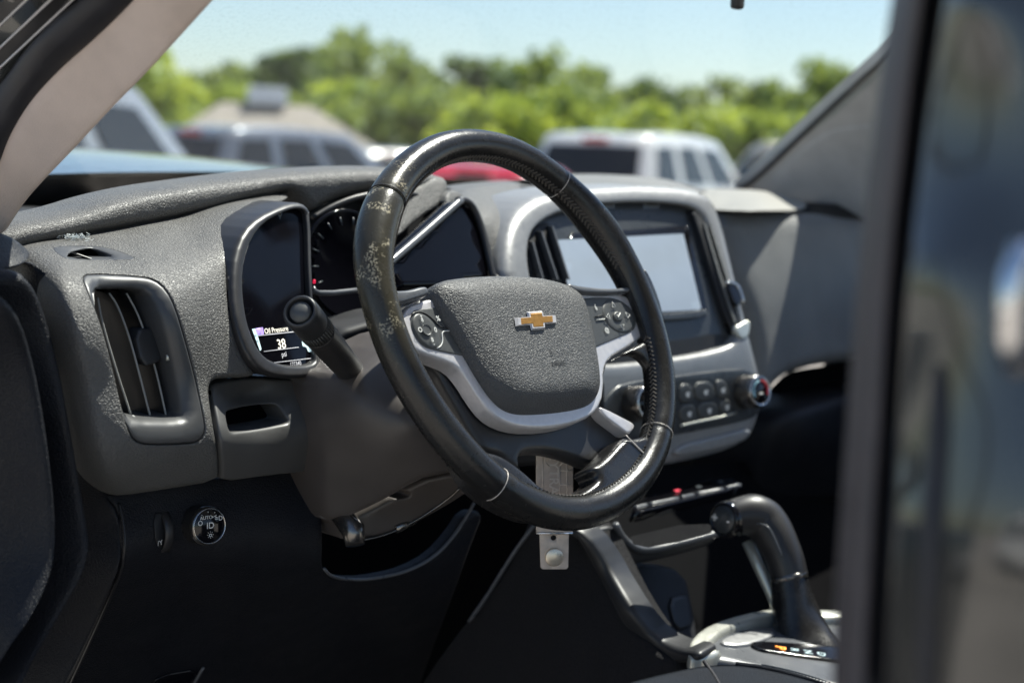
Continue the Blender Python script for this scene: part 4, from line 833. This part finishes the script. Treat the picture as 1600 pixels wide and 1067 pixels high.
for px, py, m_ in ((1092, 762, 'txt_grey'), (1126, 754, 'txt_grey'), (1058, 768, 'lamp_red')):
    c = Vector(pts3([(px, py)], SWT)[0])+Vector((0, 0, .0012)); link_mesh('switch_mark', [c+Vector((-.004, -.002, 0)), c+Vector((.004, -.002, 0)), c+Vector((.004, .002, .001)), c+Vector((-.004, .002, .001))], [(0, 1, 2, 3)], m_ if m_ != 'lamp_red' else 'lamp_red', con, smooth=False)
CT = Plane((.37, 0, H0-.325), (0, -.16, 1))
dn = (0, 0, -1)
relief('shift_plate', 'trim_gloss', [(1080, 1022), (1100, 1002), (1140, 985), (1210, 972), (1420, 975), (1420, 1090), (1250, 1060), (1160, 1035)], CT, con, r=6, rd=.006, skirt=.05, back=dn, it=1, step=12)
relief('shift_ring', 'console_trim', [(1072, 1018), (1082, 992), (1112, 971), (1160, 956), (1210, 947), (1312, 950), (1420, 954), (1420, 966), (1312, 963), (1216, 961), (1172, 969), (1132, 983), (1112, 1000), (1104, 1012), (1125, 1010), (1130, 1018), (1085, 1028)], CT.off(.006), con, r=5, rd=.005, skirt=.012, back=dn, it=1, step=8, label='pale silver ring round the shifter')
relief('shift_ring_panel', 'stack_silver', [(1120, 1004), (1140, 990), (1180, 983), (1215, 985), (1200, 996), (1160, 1008)], CT.off(.003), con, r=3, rd=.002, skirt=.004, back=dn, it=1, step=8)
relief('gear_strip', 'gloss', [(1170, 1002), (1200, 1000), (1420, 1018), (1420, 1042), (1310, 1031), (1200, 1016), (1178, 1010)], CT.off(.003), con, r=1, rd=.001, skirt=.003, back=dn, it=1, step=8)
gx = (onp(1283, 1021, CT)-onp(1218, 1011, CT)).normalized(); gy = Vector((CT.n[0], CT.n[1], CT.n[2])).cross(gx)
for s, px, py, m_ in (('P', 1219, 1011.5, 'lamp_orange'), ('R', 1241, 1014.5, 'txt_cyan'), ('N', 1262, 1018, 'txt_cyan'), ('D', 1283, 1021.5, 'txt_cyan')):
    text('gear_letter', s, m_, onp(px, py, CT.off(.0038)), gy*-1, gx, .015 if s == 'P' else .012, con, bold=.02 if s == 'P' else .0)
sh0 = at(1250, 1005, X=.37)
shf = root('gear_shifter', tuple(sh0), 'black gear shifter with thumb button and leather boot beside the driver seat', 'gear shifter')
def sp(px, py, x=.37): return at(px, py, X=x)
V, F = [], []; prof = [((1262, 1012), .050, .036), ((1258, 998), .043, .032), ((1250, 980), .033, .027), ((1243, 958), .0265, .024), ((1239, 935), .0225, .022), ((1234, 908), .021, .0205), ((1232, 896), .0195, .0195)]
nn = 28
for (px, py), ra, rb in prof:
    c = sp(px, py)
    for k in range(nn):
        a = 2*math.pi*k/nn; wob = 1+.10*math.sin(3*a+py*.05)*(1 if py > 910 and py < 1005 else 0)
        V.append(c+Vector((math.cos(a)*rb*wob, math.sin(a)*ra*wob, 0)))
for i in range(len(prof)-1):
    for k in range(nn): F.append((i*nn+k, i*nn+(k+1) % nn, (i+1)*nn+(k+1) % nn, (i+1)*nn+k))
link_mesh('boot', V, F, 'leather_plain', shf)
hp = [((1233, 903), .0195), ((1229, 880), .0195), ((1220, 856), .0200), ((1208, 832), .0215), ((1194, 812), .0225), ((1176, 803), .0220), ((1158, 805), .0200), ((1140, 811), .0185)]
P_ = [sp(*q[0], x=.37-.0 if i < 5 else .37-.012*(i-4)) for i, q in enumerate(hp)]
Pc = np.array([tuple(p) for p in P_]); tt = np.linspace(0, len(Pc)-1, 26)
Ps = np.stack([np.interp(tt, range(len(Pc)), Pc[:, k]) for k in range(3)], 1)
for _ in range(3): Ps[1:-1] = (Ps[:-2]+2*Ps[1:-1]+Ps[2:])/4
tube('grip', 'satin_black', [Vector(p) for p in Ps], list(np.interp(tt, range(len(hp)), [q[1] for q in hp])), shf, n=24, ell=((1, 0, 0), 1.05))
strip('grip_seam', 'trim_gloss', [(1168, 818), (1196, 818), (1206, 830), (1222, 868)], Surf([(1168, 818, 'X', .345), (1222, 868, 'X', .349), (1200, 830, 'X', .346)]), .0009, shf)
tube('grip_collar', 'gunmetal', [sp(1232, 898), sp(1234, 906)], [.0205, .0205], shf, n=24)
tube('lever_rod', 'console_trim', [sp(1168, 846, .362), sp(1186, 885, .362), sp(1206, 930, .364), sp(1216, 955, .366)], [.0065, .0065, .006, .006], shf, n=12)
be = P_[-1]; bax = (Vector(CAM)-be).normalized()*.55+Vector((-.8, .3, 0)); bax.normalize()
bt = lathe('end_ring', 'gloss', be-bax*.012, bax, [(.0185, 0), (.0200, .010), (.0195, .020), (.0175, .024), (.0160, .024), (.0155, .021)], shf, n=36)
lathe('thumb_button', 'button_dark', be-bax*.012, bax, [(.0150, .018), (.0150, .023), (.013, .0245)], shf, n=32)
bx_ = bax.cross(Vector((0, 0, 1))).normalized()*-1
if bx_.dot(Vector(RT)) < 0: bx_ = -bx_
by_ = Vector((0, 0, 1))-bax*bax.z; by_.normalize()
text('button_mark', '+', 'icon', be+bax*.0128-bx_*.010, bx_, by_, .014, shf, bold=.03)
text('button_mark', '-', 'txt_dim', be+bax*.0128+bx_*.008, bx_, by_, .012, shf)

SEAT = Plane((0, -.2, H0-.252), (0, -.06, 1))
seat = root('driver_seat', (0, -.45, H0-.6), 'dark blue grey cloth driver seat cushion with stitched edge', 'seat')
relief('cushion', 'seat_cloth', [(860, 1110), (910, 1082), (950, 1064), (1010, 1046), (1085, 1029), (1140, 1025), (1190, 1030), (1250, 1044), (1305, 1062), (1420, 1110), (1420, 1300), (860, 1300)], SEAT, seat, r=16, rd=.018, skirt=.12, back=(0, .15, -1), step=14, it=1)
strip('cushion_seam', 'dark', [(1100, 1032), (1118, 1056), (1130, 1080)], SEAT, .0015, seat, back=(0, 0, -1), lift=-.0005)
strip('edge_piping', 'seat_cloth', [(1150, 1027), (1195, 1032), (1250, 1046), (1305, 1064), (1340, 1078)], SEAT, .0026, seat, back=(0, 0, -1), lift=-.006)
V, F = [], []
for k in range(24):
    t = k/23; P2 = np.array([[1190+t*120, 1034+t*t*12+t*22]]); p = Vector(pts3(P2, SEAT)[0]); stitch(p+Vector((0, 0, -.002)), p+Vector((.002, -.0035, -.002)), .0006)
link_mesh('edge_stitching', V, F, 'txt_grey', seat, smooth=False, kind='stuff')

mp = at(1153, -70, X=.37)
mir = root('rear_view_mirror', tuple(mp), 'black rear view mirror with a small tab at the top of the windscreen', 'mirror')
box('mirror_housing', 'smooth_black', mp+Vector((0, 0, .012)), (.24, .03, .065), mir, bev=.012, seg=3, smooth=True)
box('mirror_glass', 'chrome', mp+Vector((0, -.0165, .012)), (.225, .003, .052), mir, bev=.001)
tbp = at(1153, -10, X=.37)
box('mirror_tab', 'smooth_black', tbp, (.014, .012, .034), mir, bev=.004, seg=3, smooth=True)
tube('mirror_arm', 'smooth_black', [mp+Vector((0, .015, .02)), mp+Vector((0, .05, .08)), mp+Vector((0, .06, .13))], .008, mir)

# ================================================================== PARKED CARS, BUILDING, TREES
mat('car_white', (0.78, 0.78, 0.76), 0.25, coat=1, var=0.02); mat('car_silver', (0.42, 0.42, 0.41), 0.3, metal=.5, coat=1, var=0.02)
mat('car_grey', (0.22, 0.24, 0.27), 0.3, metal=.4, coat=1, var=0.02); mat('car_red', (0.55, 0.012, 0.03), 0.25, coat=1, var=0.02)
mat('car_beige', (0.58, 0.50, 0.38), 0.3, coat=1, var=0.02)
mat('car_glass', (0.02, 0.023, 0.026), 0.06, var=0.02); mat('tyre', (0.02, 0.02, 0.02), 0.85); mat('rim_alloy', (0.45, 0.45, 0.46), 0.35, metal=.8)
mat('tail_lens', (0.45, 0.01, 0.02), 0.2); mat('plate', (0.7, 0.7, 0.68), 0.5)
def polar(px, d, z=0): return Vector((CAM[0], CAM[1], 0))+Vector((ray(px, 256)[0], ray(px, 256)[1], 0)).normalized()*d+Vector((0, 0, z))
def car(name, label, paint, loc, heading, kind, Hh, L=4.7, W=1.85):
    """heading: compass angle the nose points to (0 = +Y, clockwise). Rear of the car is -Y in its own frame."""
    c = root(name, tuple(loc), label, 'car', 'vehicles parked in the lot')
    R3 = Matrix.Rotation(-R_(heading), 3, 'Z'); lo = Vector(loc)
    def T(p): return lo+R3@Vector(p)
    belt = {'suv': .60, 'sedan': .66, 'pickup': .62}[kind]*Hh
    # body sections along y: (y, half width, bottom, top)
    h = L/2
    if kind == 'sedan': prof = [(-h, .80, .45, belt*.90), (-h+.12, .90, .28, belt*.99), (-h*.5, 1, .2, belt), (0, 1, .2, belt), (h*.45, 1, .2, belt*.97), (h-.35, .95, .24, belt*.86), (h, .78, .4, belt*.66)]
    else: prof = [(-h, .86, .5, belt*.97), (-h+.1, .94, .34, belt), (-h*.5, 1, .25, belt), (0, 1, .25, belt), (h*.42, 1, .25, belt), (h-.3, .95, .3, belt*.93), (h, .82, .45, belt*.78)]
    n = 16; V, F = [], []
    for y, ww, b, t in prof:
        for k in range(n):
            a = 2*math.pi*(k+.5)/n; cx_, sz = math.cos(a), math.sin(a); e = .45
            V.append(T((W/2*ww*math.copysign(abs(cx_)**e, cx_), y, (t+b)/2+(t-b)/2*math.copysign(abs(sz)**e, sz))))
    m = len(prof)
    for i in range(m-1):
        for k in range(n): F.append((i*n+k, i*n+(k+1) % n, (i+1)*n+(k+1) % n, (i+1)*n+k))
    F += [tuple(range(n)), tuple((m-1)*n+k for k in range(n))]
    link_mesh('body', V, F, paint, c)
    # greenhouse: y at belt and at roof, rear and front
    yb0, yt0, yt1, yb1 = {'suv': (-h+.08, -h+.42, h*.12, h*.46), 'sedan': (-h*.62, -h*.30, h*.14, h*.48), 'pickup': (-h*.02, h*.04, h*.30, h*.58)}[kind]
    wb, wt = W/2*.93, W/2*.76
    zb, zt = belt-.03, Hh
    def G(u, v, s):   # u along length 0..1, v height 0..1, s side -1..1
        y = (yb0+(yt0-yb0)*v)*(1-u)+(yb1+(yt1-yb1)*v)*u
        crown = .05*(1-(2*u-1)**2)*v
        return Vector((s*(wb+(wt-wb)*v), y, zb+(zt-zb-.05)*v+crown))
    V, F = [], []; nu_, nv_ = 8, 5
    loop = []
    for j in range(nv_+1):
        v = j/nv_
        ring = [G(i/nu_, v, -1) for i in range(nu_+1)]+[G(1, v, s) for s in (-.5, 0, .5)]+[G(1-i/nu_, v, 1) for i in range(nu_+1)]+[G(0, v, s) for s in (.5, 0, -.5)]
        loop.append(ring)
    k_ = len(loop[0])
    for rg in loop: V += [T(p) for p in rg]
    top = [p*1.0 for p in loop[-1]]; ctr = sum(top, Vector((0, 0, 0)))/k_
    for f, dz in ((.94, .03), (.6, .055), (.0, .06)): V += [T(ctr.lerp(p, f)+Vector((0, 0, dz))) for p in top]
    for i in range(nv_+3):
        for q in range(k_): F.append((i*k_+q, i*k_+(q+1) % k_, (i+1)*k_+(q+1) % k_, (i+1)*k_+q))
    link_mesh('cabin', V, F, paint, c)
    def pane(nm, pts, par=c): link_mesh(nm, [T(p) for p in pts], [tuple(range(len(pts)))], 'car_glass', par, smooth=False)
    o = .012
    for s in (-1, 1):
        segs = ((.06, .30), (.34, .60), (.64, .92)) if kind == 'suv' else ((.10, .48), (.52, .92)) if kind == 'sedan' else ((.08, .46), (.50, .90))
        for a, b in segs:
            pane('window', [G(a+.02, .16, s)+Vector((s*o, 0, 0)), G(b, .16, s)+Vector((s*o, 0, 0)), G(b-.01, .82, s)+Vector((s*o, 0, 0)), G(a+.03, .82, s)+Vector((s*o, 0, 0))])
        lathe('mirror', 'chrome', T((s*(W/2+.09), yb1-.30, belt+.08)), R3@Vector((0, -.8, .6)), [(.085, -.06), (.105, -.02), (.10, .02), (.075, .055), (.04, .075), (.01, .08)], c, n=20)  # mirror shaped as a chrome dome to catch sun glints
        box('tail_light', 'tail_lens', T((s*W/2*.80, -h+.02, belt*.80)), (.2, .08, .28 if kind != 'sedan' else .14), c, rot=R3, bev=.02)
        for y in (-h*.60, h*.62):
            lathe('wheel', 'tyre', T((s*(W/2-.22), y, .35)), R3@Vector((s, 0, 0)), [(.30, -.02), (.35, .02), (.35, .18), (.30, .22), (.2, .22), (.19, .19)], c, n=24)
            lathe('wheel_rim', 'rim_alloy', T((s*(W/2-.22), y, .35)), R3@Vector((s, 0, 0)), [(.20, .19), (.12, .2), (.04, .215)], c, n=16)
    b_ = Vector((0, -o, 0)); pane('rear_window', [G(0, .2, -.84)+b_, G(0, .2, .84)+b_, G(0, .84, .86)+b_, G(0, .84, -.86)+b_])
    pane('windscreen', [G(1, .1, -.9)-b_, G(1, .1, .9)-b_, G(1, .9, .9)-b_, G(1, .9, -.9)-b_])
    box('brake_light', 'tail_lens', T(G(0, .95, 0)+Vector((0, -.03, .0))), (.36, .05, .05), c, rot=R3, bev=.01)
    box('bumper', 'tyre', T((0, -h-.02, .52)), (W*.9, .14, .2), c, rot=R3, bev=.04)
    box('number_plate', 'plate', T((0, -h-.03, belt*.72)), (.32, .02, .16), c, rot=R3)
    lathe('glint_dome', 'chrome', T((-W*.30, -h+.03, belt*.985)), R3@Vector((0, -.6, .8)), [(.06, -.03), (.055, 0), (.035, .02), (.01, .028)], c, n=16)  # chrome dome added to each car to catch a sun glint
    return c
car('parked_suv', 'white estate SUV with dark windows parked with its tail towards the pickup', 'car_white', polar(1030, 23), 72, 'suv', 1.78, L=4.9, W=1.95)
car('parked_sedan', 'low red sedan parked beyond the bonnet', 'car_red', polar(775, 17), 60, 'sedan', 1.30, L=4.6)
car('parked_suv', 'pale silver SUV parked next to the beige windscreen pillar', 'car_silver', polar(20, 10.5), 62, 'suv', 1.74, L=4.6, W=1.85)
car('parked_suv', 'dark grey SUV with red tail lamps parked before the gabled building', 'car_grey', polar(468, 23), 80, 'suv', 1.66, L=4.8)
car('parked_pickup', 'beige pickup parked behind the white SUV', 'car_beige', polar(1275, 26), 20, 'pickup', 1.80, L=5.2)
car('parked_sedan', 'silver sedan parked between the red sedan and the grey SUV', 'car_silver', polar(590, 33), 20, 'sedan', 1.5, L=4.6)
car('parked_suv', 'white SUV parked left of the pickup door', 'car_white', Vector((-6.5, 3.0, 0)), 170, 'suv', 1.75, L=4.7)
# the open front door, swung back beside the photographer
dr = root('driver_door', (-.52, .18, .45), 'open dark grey driver door with black inner panel', 'door')
dM = Matrix.Rotation(R_(64), 3, 'Z'); dO = Vector((-.52, .18, 0))
def dd(x, y, z): return dO+dM@Vector((x, y, z))
box('door_skin', 'paint', dd(-.04, .0, 0)+dM@Vector((0, .52, .82)), (.05, 1.02, .72), dr, rot=dM, bev=.02, smooth=True)
box('door_panel', 'grain_shaded', dd(.025, .52, .82), (.07, .98, .66), dr, rot=dM, bev=.025, smooth=True)
box('armrest', 'smooth_black', dd(.09, .50, .92), (.08, .55, .07), dr, rot=dM, bev=.025, smooth=True)
tube('window_frame', 'rubber', [dd(0, .02, 1.16), dd(.02, .45, 1.60), dd(.04, .62, 1.70), dd(.04, 1.0, 1.72), dd(.0, 1.02, 1.16)], .022, dr)
link_mesh('window', [dd(0, .04, 1.16), dd(.02, .46, 1.58), dd(.04, .62, 1.68), dd(.04, .98, 1.70), dd(0, 1.0, 1.16)], [(0, 1, 2, 3, 4)], 'windscreen', dr, smooth=False)
# gabled building
mat('stucco', (0.42, 0.36, 0.28), 0.9, var=.1, vscale=2); mat('shingle', (0.30, 0.27, 0.23), 0.9, var=.2, vscale=4); mat('sign_face', (0.66, 0.70, 0.76), 0.5)
bl = polar(415, 48); bld = root('building', tuple(bl), 'low tan building with a hipped shingle roof in front of the trees', 'building')
bR = Matrix.Rotation(-R_(30), 3, 'Z')
box('wall', 'stucco', bl+Vector((0, 0, .8)), (4.6, 4, 1.6), bld, rot=bR)
V = [bl+bR@Vector(p) for p in ((-2.9, -2.4, 1.62), (2.9, -2.4, 1.62), (2.9, 2.4, 1.62), (-2.9, 2.4, 1.62), (-1.3, 0, 2.75), (1.3, 0, 2.75))]
link_mesh('roof', V, [(0, 1, 5, 4), (1, 2, 5), (2, 3, 4, 5), (3, 0, 4), (0, 3, 2, 1)], 'shingle', bld, smooth=False)
for x in (-1.2, 1.2): link_mesh('window', [bl+bR@Vector((x+dx, -2.02, z)) for dx, z in ((-.5, .5), (.5, .5), (.5, 1.3), (-.5, 1.3))], [(0, 1, 2, 3)], 'car_glass', bld, smooth=False)
box('roof_unit', 'sign_face', bl+Vector((0, 0, 2.98)), (1.1, .9, .5), bld, rot=bR, bev=.04)
# trees
def leafmat(name, c):
    m, t, b = nodes(name); n = tex(t, 'Noise', .5, 3); n2 = tex(t, 'Noise', 3.0, 2)
    mx = t.nodes.new('ShaderNodeMath'); mx.operation = 'ADD'; t.links.new(n.outputs[0], mx.inputs[0]); t.links.new(n2.outputs[0], mx.inputs[1])
    o = ramp(t, mx.outputs[0], .75, tuple(k*.55 for k in c), 1.25, tuple(k*1.5 for k in c)); t.links.new(o, b.inputs['Base Color']); b.inputs['Roughness'].default_value = .6
    b.inputs['Transmission Weight'].default_value = 0.0
    tr = t.nodes.new('ShaderNodeBsdfTranslucent'); tr.inputs[0].default_value = (c[0]*2.4, c[1]*2.0, c[2]*.9, 1)
    ms = t.nodes.new('ShaderNodeMixShader'); ms.inputs[0].default_value = .38; t.links.new(b.outputs[0], ms.inputs[1]); t.links.new(tr.outputs[0], ms.inputs[2])
    t.links.new(ms.outputs[0], t.nodes['Material Output'].inputs[0]); MAT[name] = m
leafmat('leaf_dark', (.09, .145, .075)); leafmat('leaf_mid', (.15, .215, .08)); leafmat('leaf_light', (.23, .31, .075))
mat('bark', (.11, .085, .06), .9, var=.3, vscale=6)
def tree(px, d, top, wid, lm, label, dens=1.0, kind='round'):
    """top: height of the tree, wid: crown half width, metres"""
    p = polar(px, d); t = root('tree', tuple(p), label, 'tree', 'trees behind the parking lot')
    lean = Vector((rng.normal()*.3, rng.normal()*.3, top*.75))
    tube('trunk', 'bark', [p, p+lean*.35, p+lean*.7, p+lean], [top*.028, top*.022, top*.015, top*.006], t, n=8)
    V, F = [], []; nb = 26 if kind == 'round' else 18
    blobs = []
    for k in range(nb):
        z = top*(.30+.66*(k+.5)/nb)
        f = math.sin(math.pi*min(1, (z/top-.2)/.85))**.6 if kind == 'round' else max(.15, 1.15-z/top)
        a = rng.random()*6.283; rr = wid*f*(.25+.65*rng.random())
        blobs.append((p+Vector((math.cos(a)*rr, math.sin(a)*rr, z)), wid*(.24+.22*rng.random())*(.75 if z > top*.8 else 1)))
    for c, r in blobs:
        n = int(60*dens)
        for _ in range(n):
            v = Vector(rng.normal(size=3)).normalized()*r*(.45+.55*rng.random()**.5); v.z *= .75
            q = c+v; s = .16+.20*rng.random()
            u = Vector(rng.normal(size=3)).normalized(); w_ = u.orthogonal().normalized(); x = u.cross(w_)
            b = len(V); V += [q+w_*s, q+x*s*.7, q-w_*s, q-x*s*.7]; F.append((b, b+1, b+2, b+3))
    link_mesh('crown', V, F, lm, t, smooth=False, kind='stuff')
    for k in range(4):
        c, r = blobs[k*5+2]; tube('limb', 'bark', [p+lean*(.4+.1*k), c], [top*.010, top*.004], t, n=6)
D = 1/2526
def th(y, d): return 1.34+(258-y)*D*d
spec = [(60, 62, 95, 3.0, 'leaf_light'), (215, 60, 108, 2.6, 'leaf_light'), (330, 85, 140, 3.2, 'leaf_mid'), (395, 95, 130, 3.4, 'leaf_mid'), (455, 80, 96, 2.5, 'leaf_dark'), (515, 88, 98, 3.2, 'leaf_mid'), (580, 90, 66, 3.8, 'leaf_mid'), (640, 92, 112, 3.4, 'leaf_dark'),
        (735, 85, 100, 2.9, 'leaf_dark'), (790, 90, 108, 3.2, 'leaf_mid'), (865, 86, 84, 3.2, 'leaf_mid'), (940, 90, 112, 3.6, 'leaf_mid'), (1010, 92, 126, 3.2, 'leaf_dark'), (1060, 95, 165, 2.8, 'leaf_mid'), (1135, 82, 120, 2.6, 'leaf_mid'), (1215, 80, 125, 3.0, 'leaf_mid'), (1290, 76, 92, 2.8, 'leaf_mid'),
        (1370, 82, 110, 3.0, 'leaf_dark'), (690, 78, 150, 3.0, 'leaf_mid'), (830, 76, 150, 3.2, 'leaf_light'), (920, 76, 150, 3.2, 'leaf_mid'), (545, 76, 155, 3.2, 'leaf_light'), (620, 74, 160, 3.0, 'leaf_mid'), (365, 74, 165, 2.8, 'leaf_light'), (760, 72, 170, 2.8, 'leaf_light'),
        (1000, 74, 170, 3.0, 'leaf_light'), (1100, 74, 178, 2.8, 'leaf_light'), (1175, 72, 165, 2.8, 'leaf_light'), (250, 70, 200, 2.2, 'leaf_light'), (480, 72, 175, 2.8, 'leaf_mid'), (1250, 72, 170, 2.6, 'leaf_mid')]
word = {'leaf_dark': 'dark green', 'leaf_mid': 'mid green', 'leaf_light': 'bright yellow green'}
where = ['standing beyond the pale silver SUV', 'rising between the beige pillar and the pale silver SUV', 'just left of the gabled building roof', 'rising straight above the gabled building roof', 'with a round head right of the roof unit', 'behind the right slope of the gabled roof', 'tallest of the row, over the grey SUV', 'right of the tallest tree',
         'rising over the top left of the steering wheel', 'over the middle of the steering wheel', 'tall one over the right of the steering wheel', 'between the steering wheel and the white SUV', 'over the left end of the white SUV', 'low one over the middle of the white SUV', 'narrow one over the bonnet end of the white SUV', 'over the beige pickup', 'tall open crowned one touching the far pillar', 'half hidden by the far pillar',
         'low one before the trees left of the wheel top', 'low one before the tree right of the wheel top', 'low one next to the white SUV roof', 'low one behind the roof end of the building', 'low one beside the silver sedan', 'low one close behind the building', 'low one framed by the top of the wheel', 'low one right above the white SUV brake lamp', 'low one above the side windows of the white SUV', 'low one beyond the bonnet of the white SUV', 'short shrub like one beside the building wall', 'low one between building and grey SUV', 'low one left of the far pillar']
for i, (px, d, y, wd, lm) in enumerate(spec):
    tree(px, d, th(y, d), wd, lm, f'{word[lm]} tree {where[i]}', 1.0)
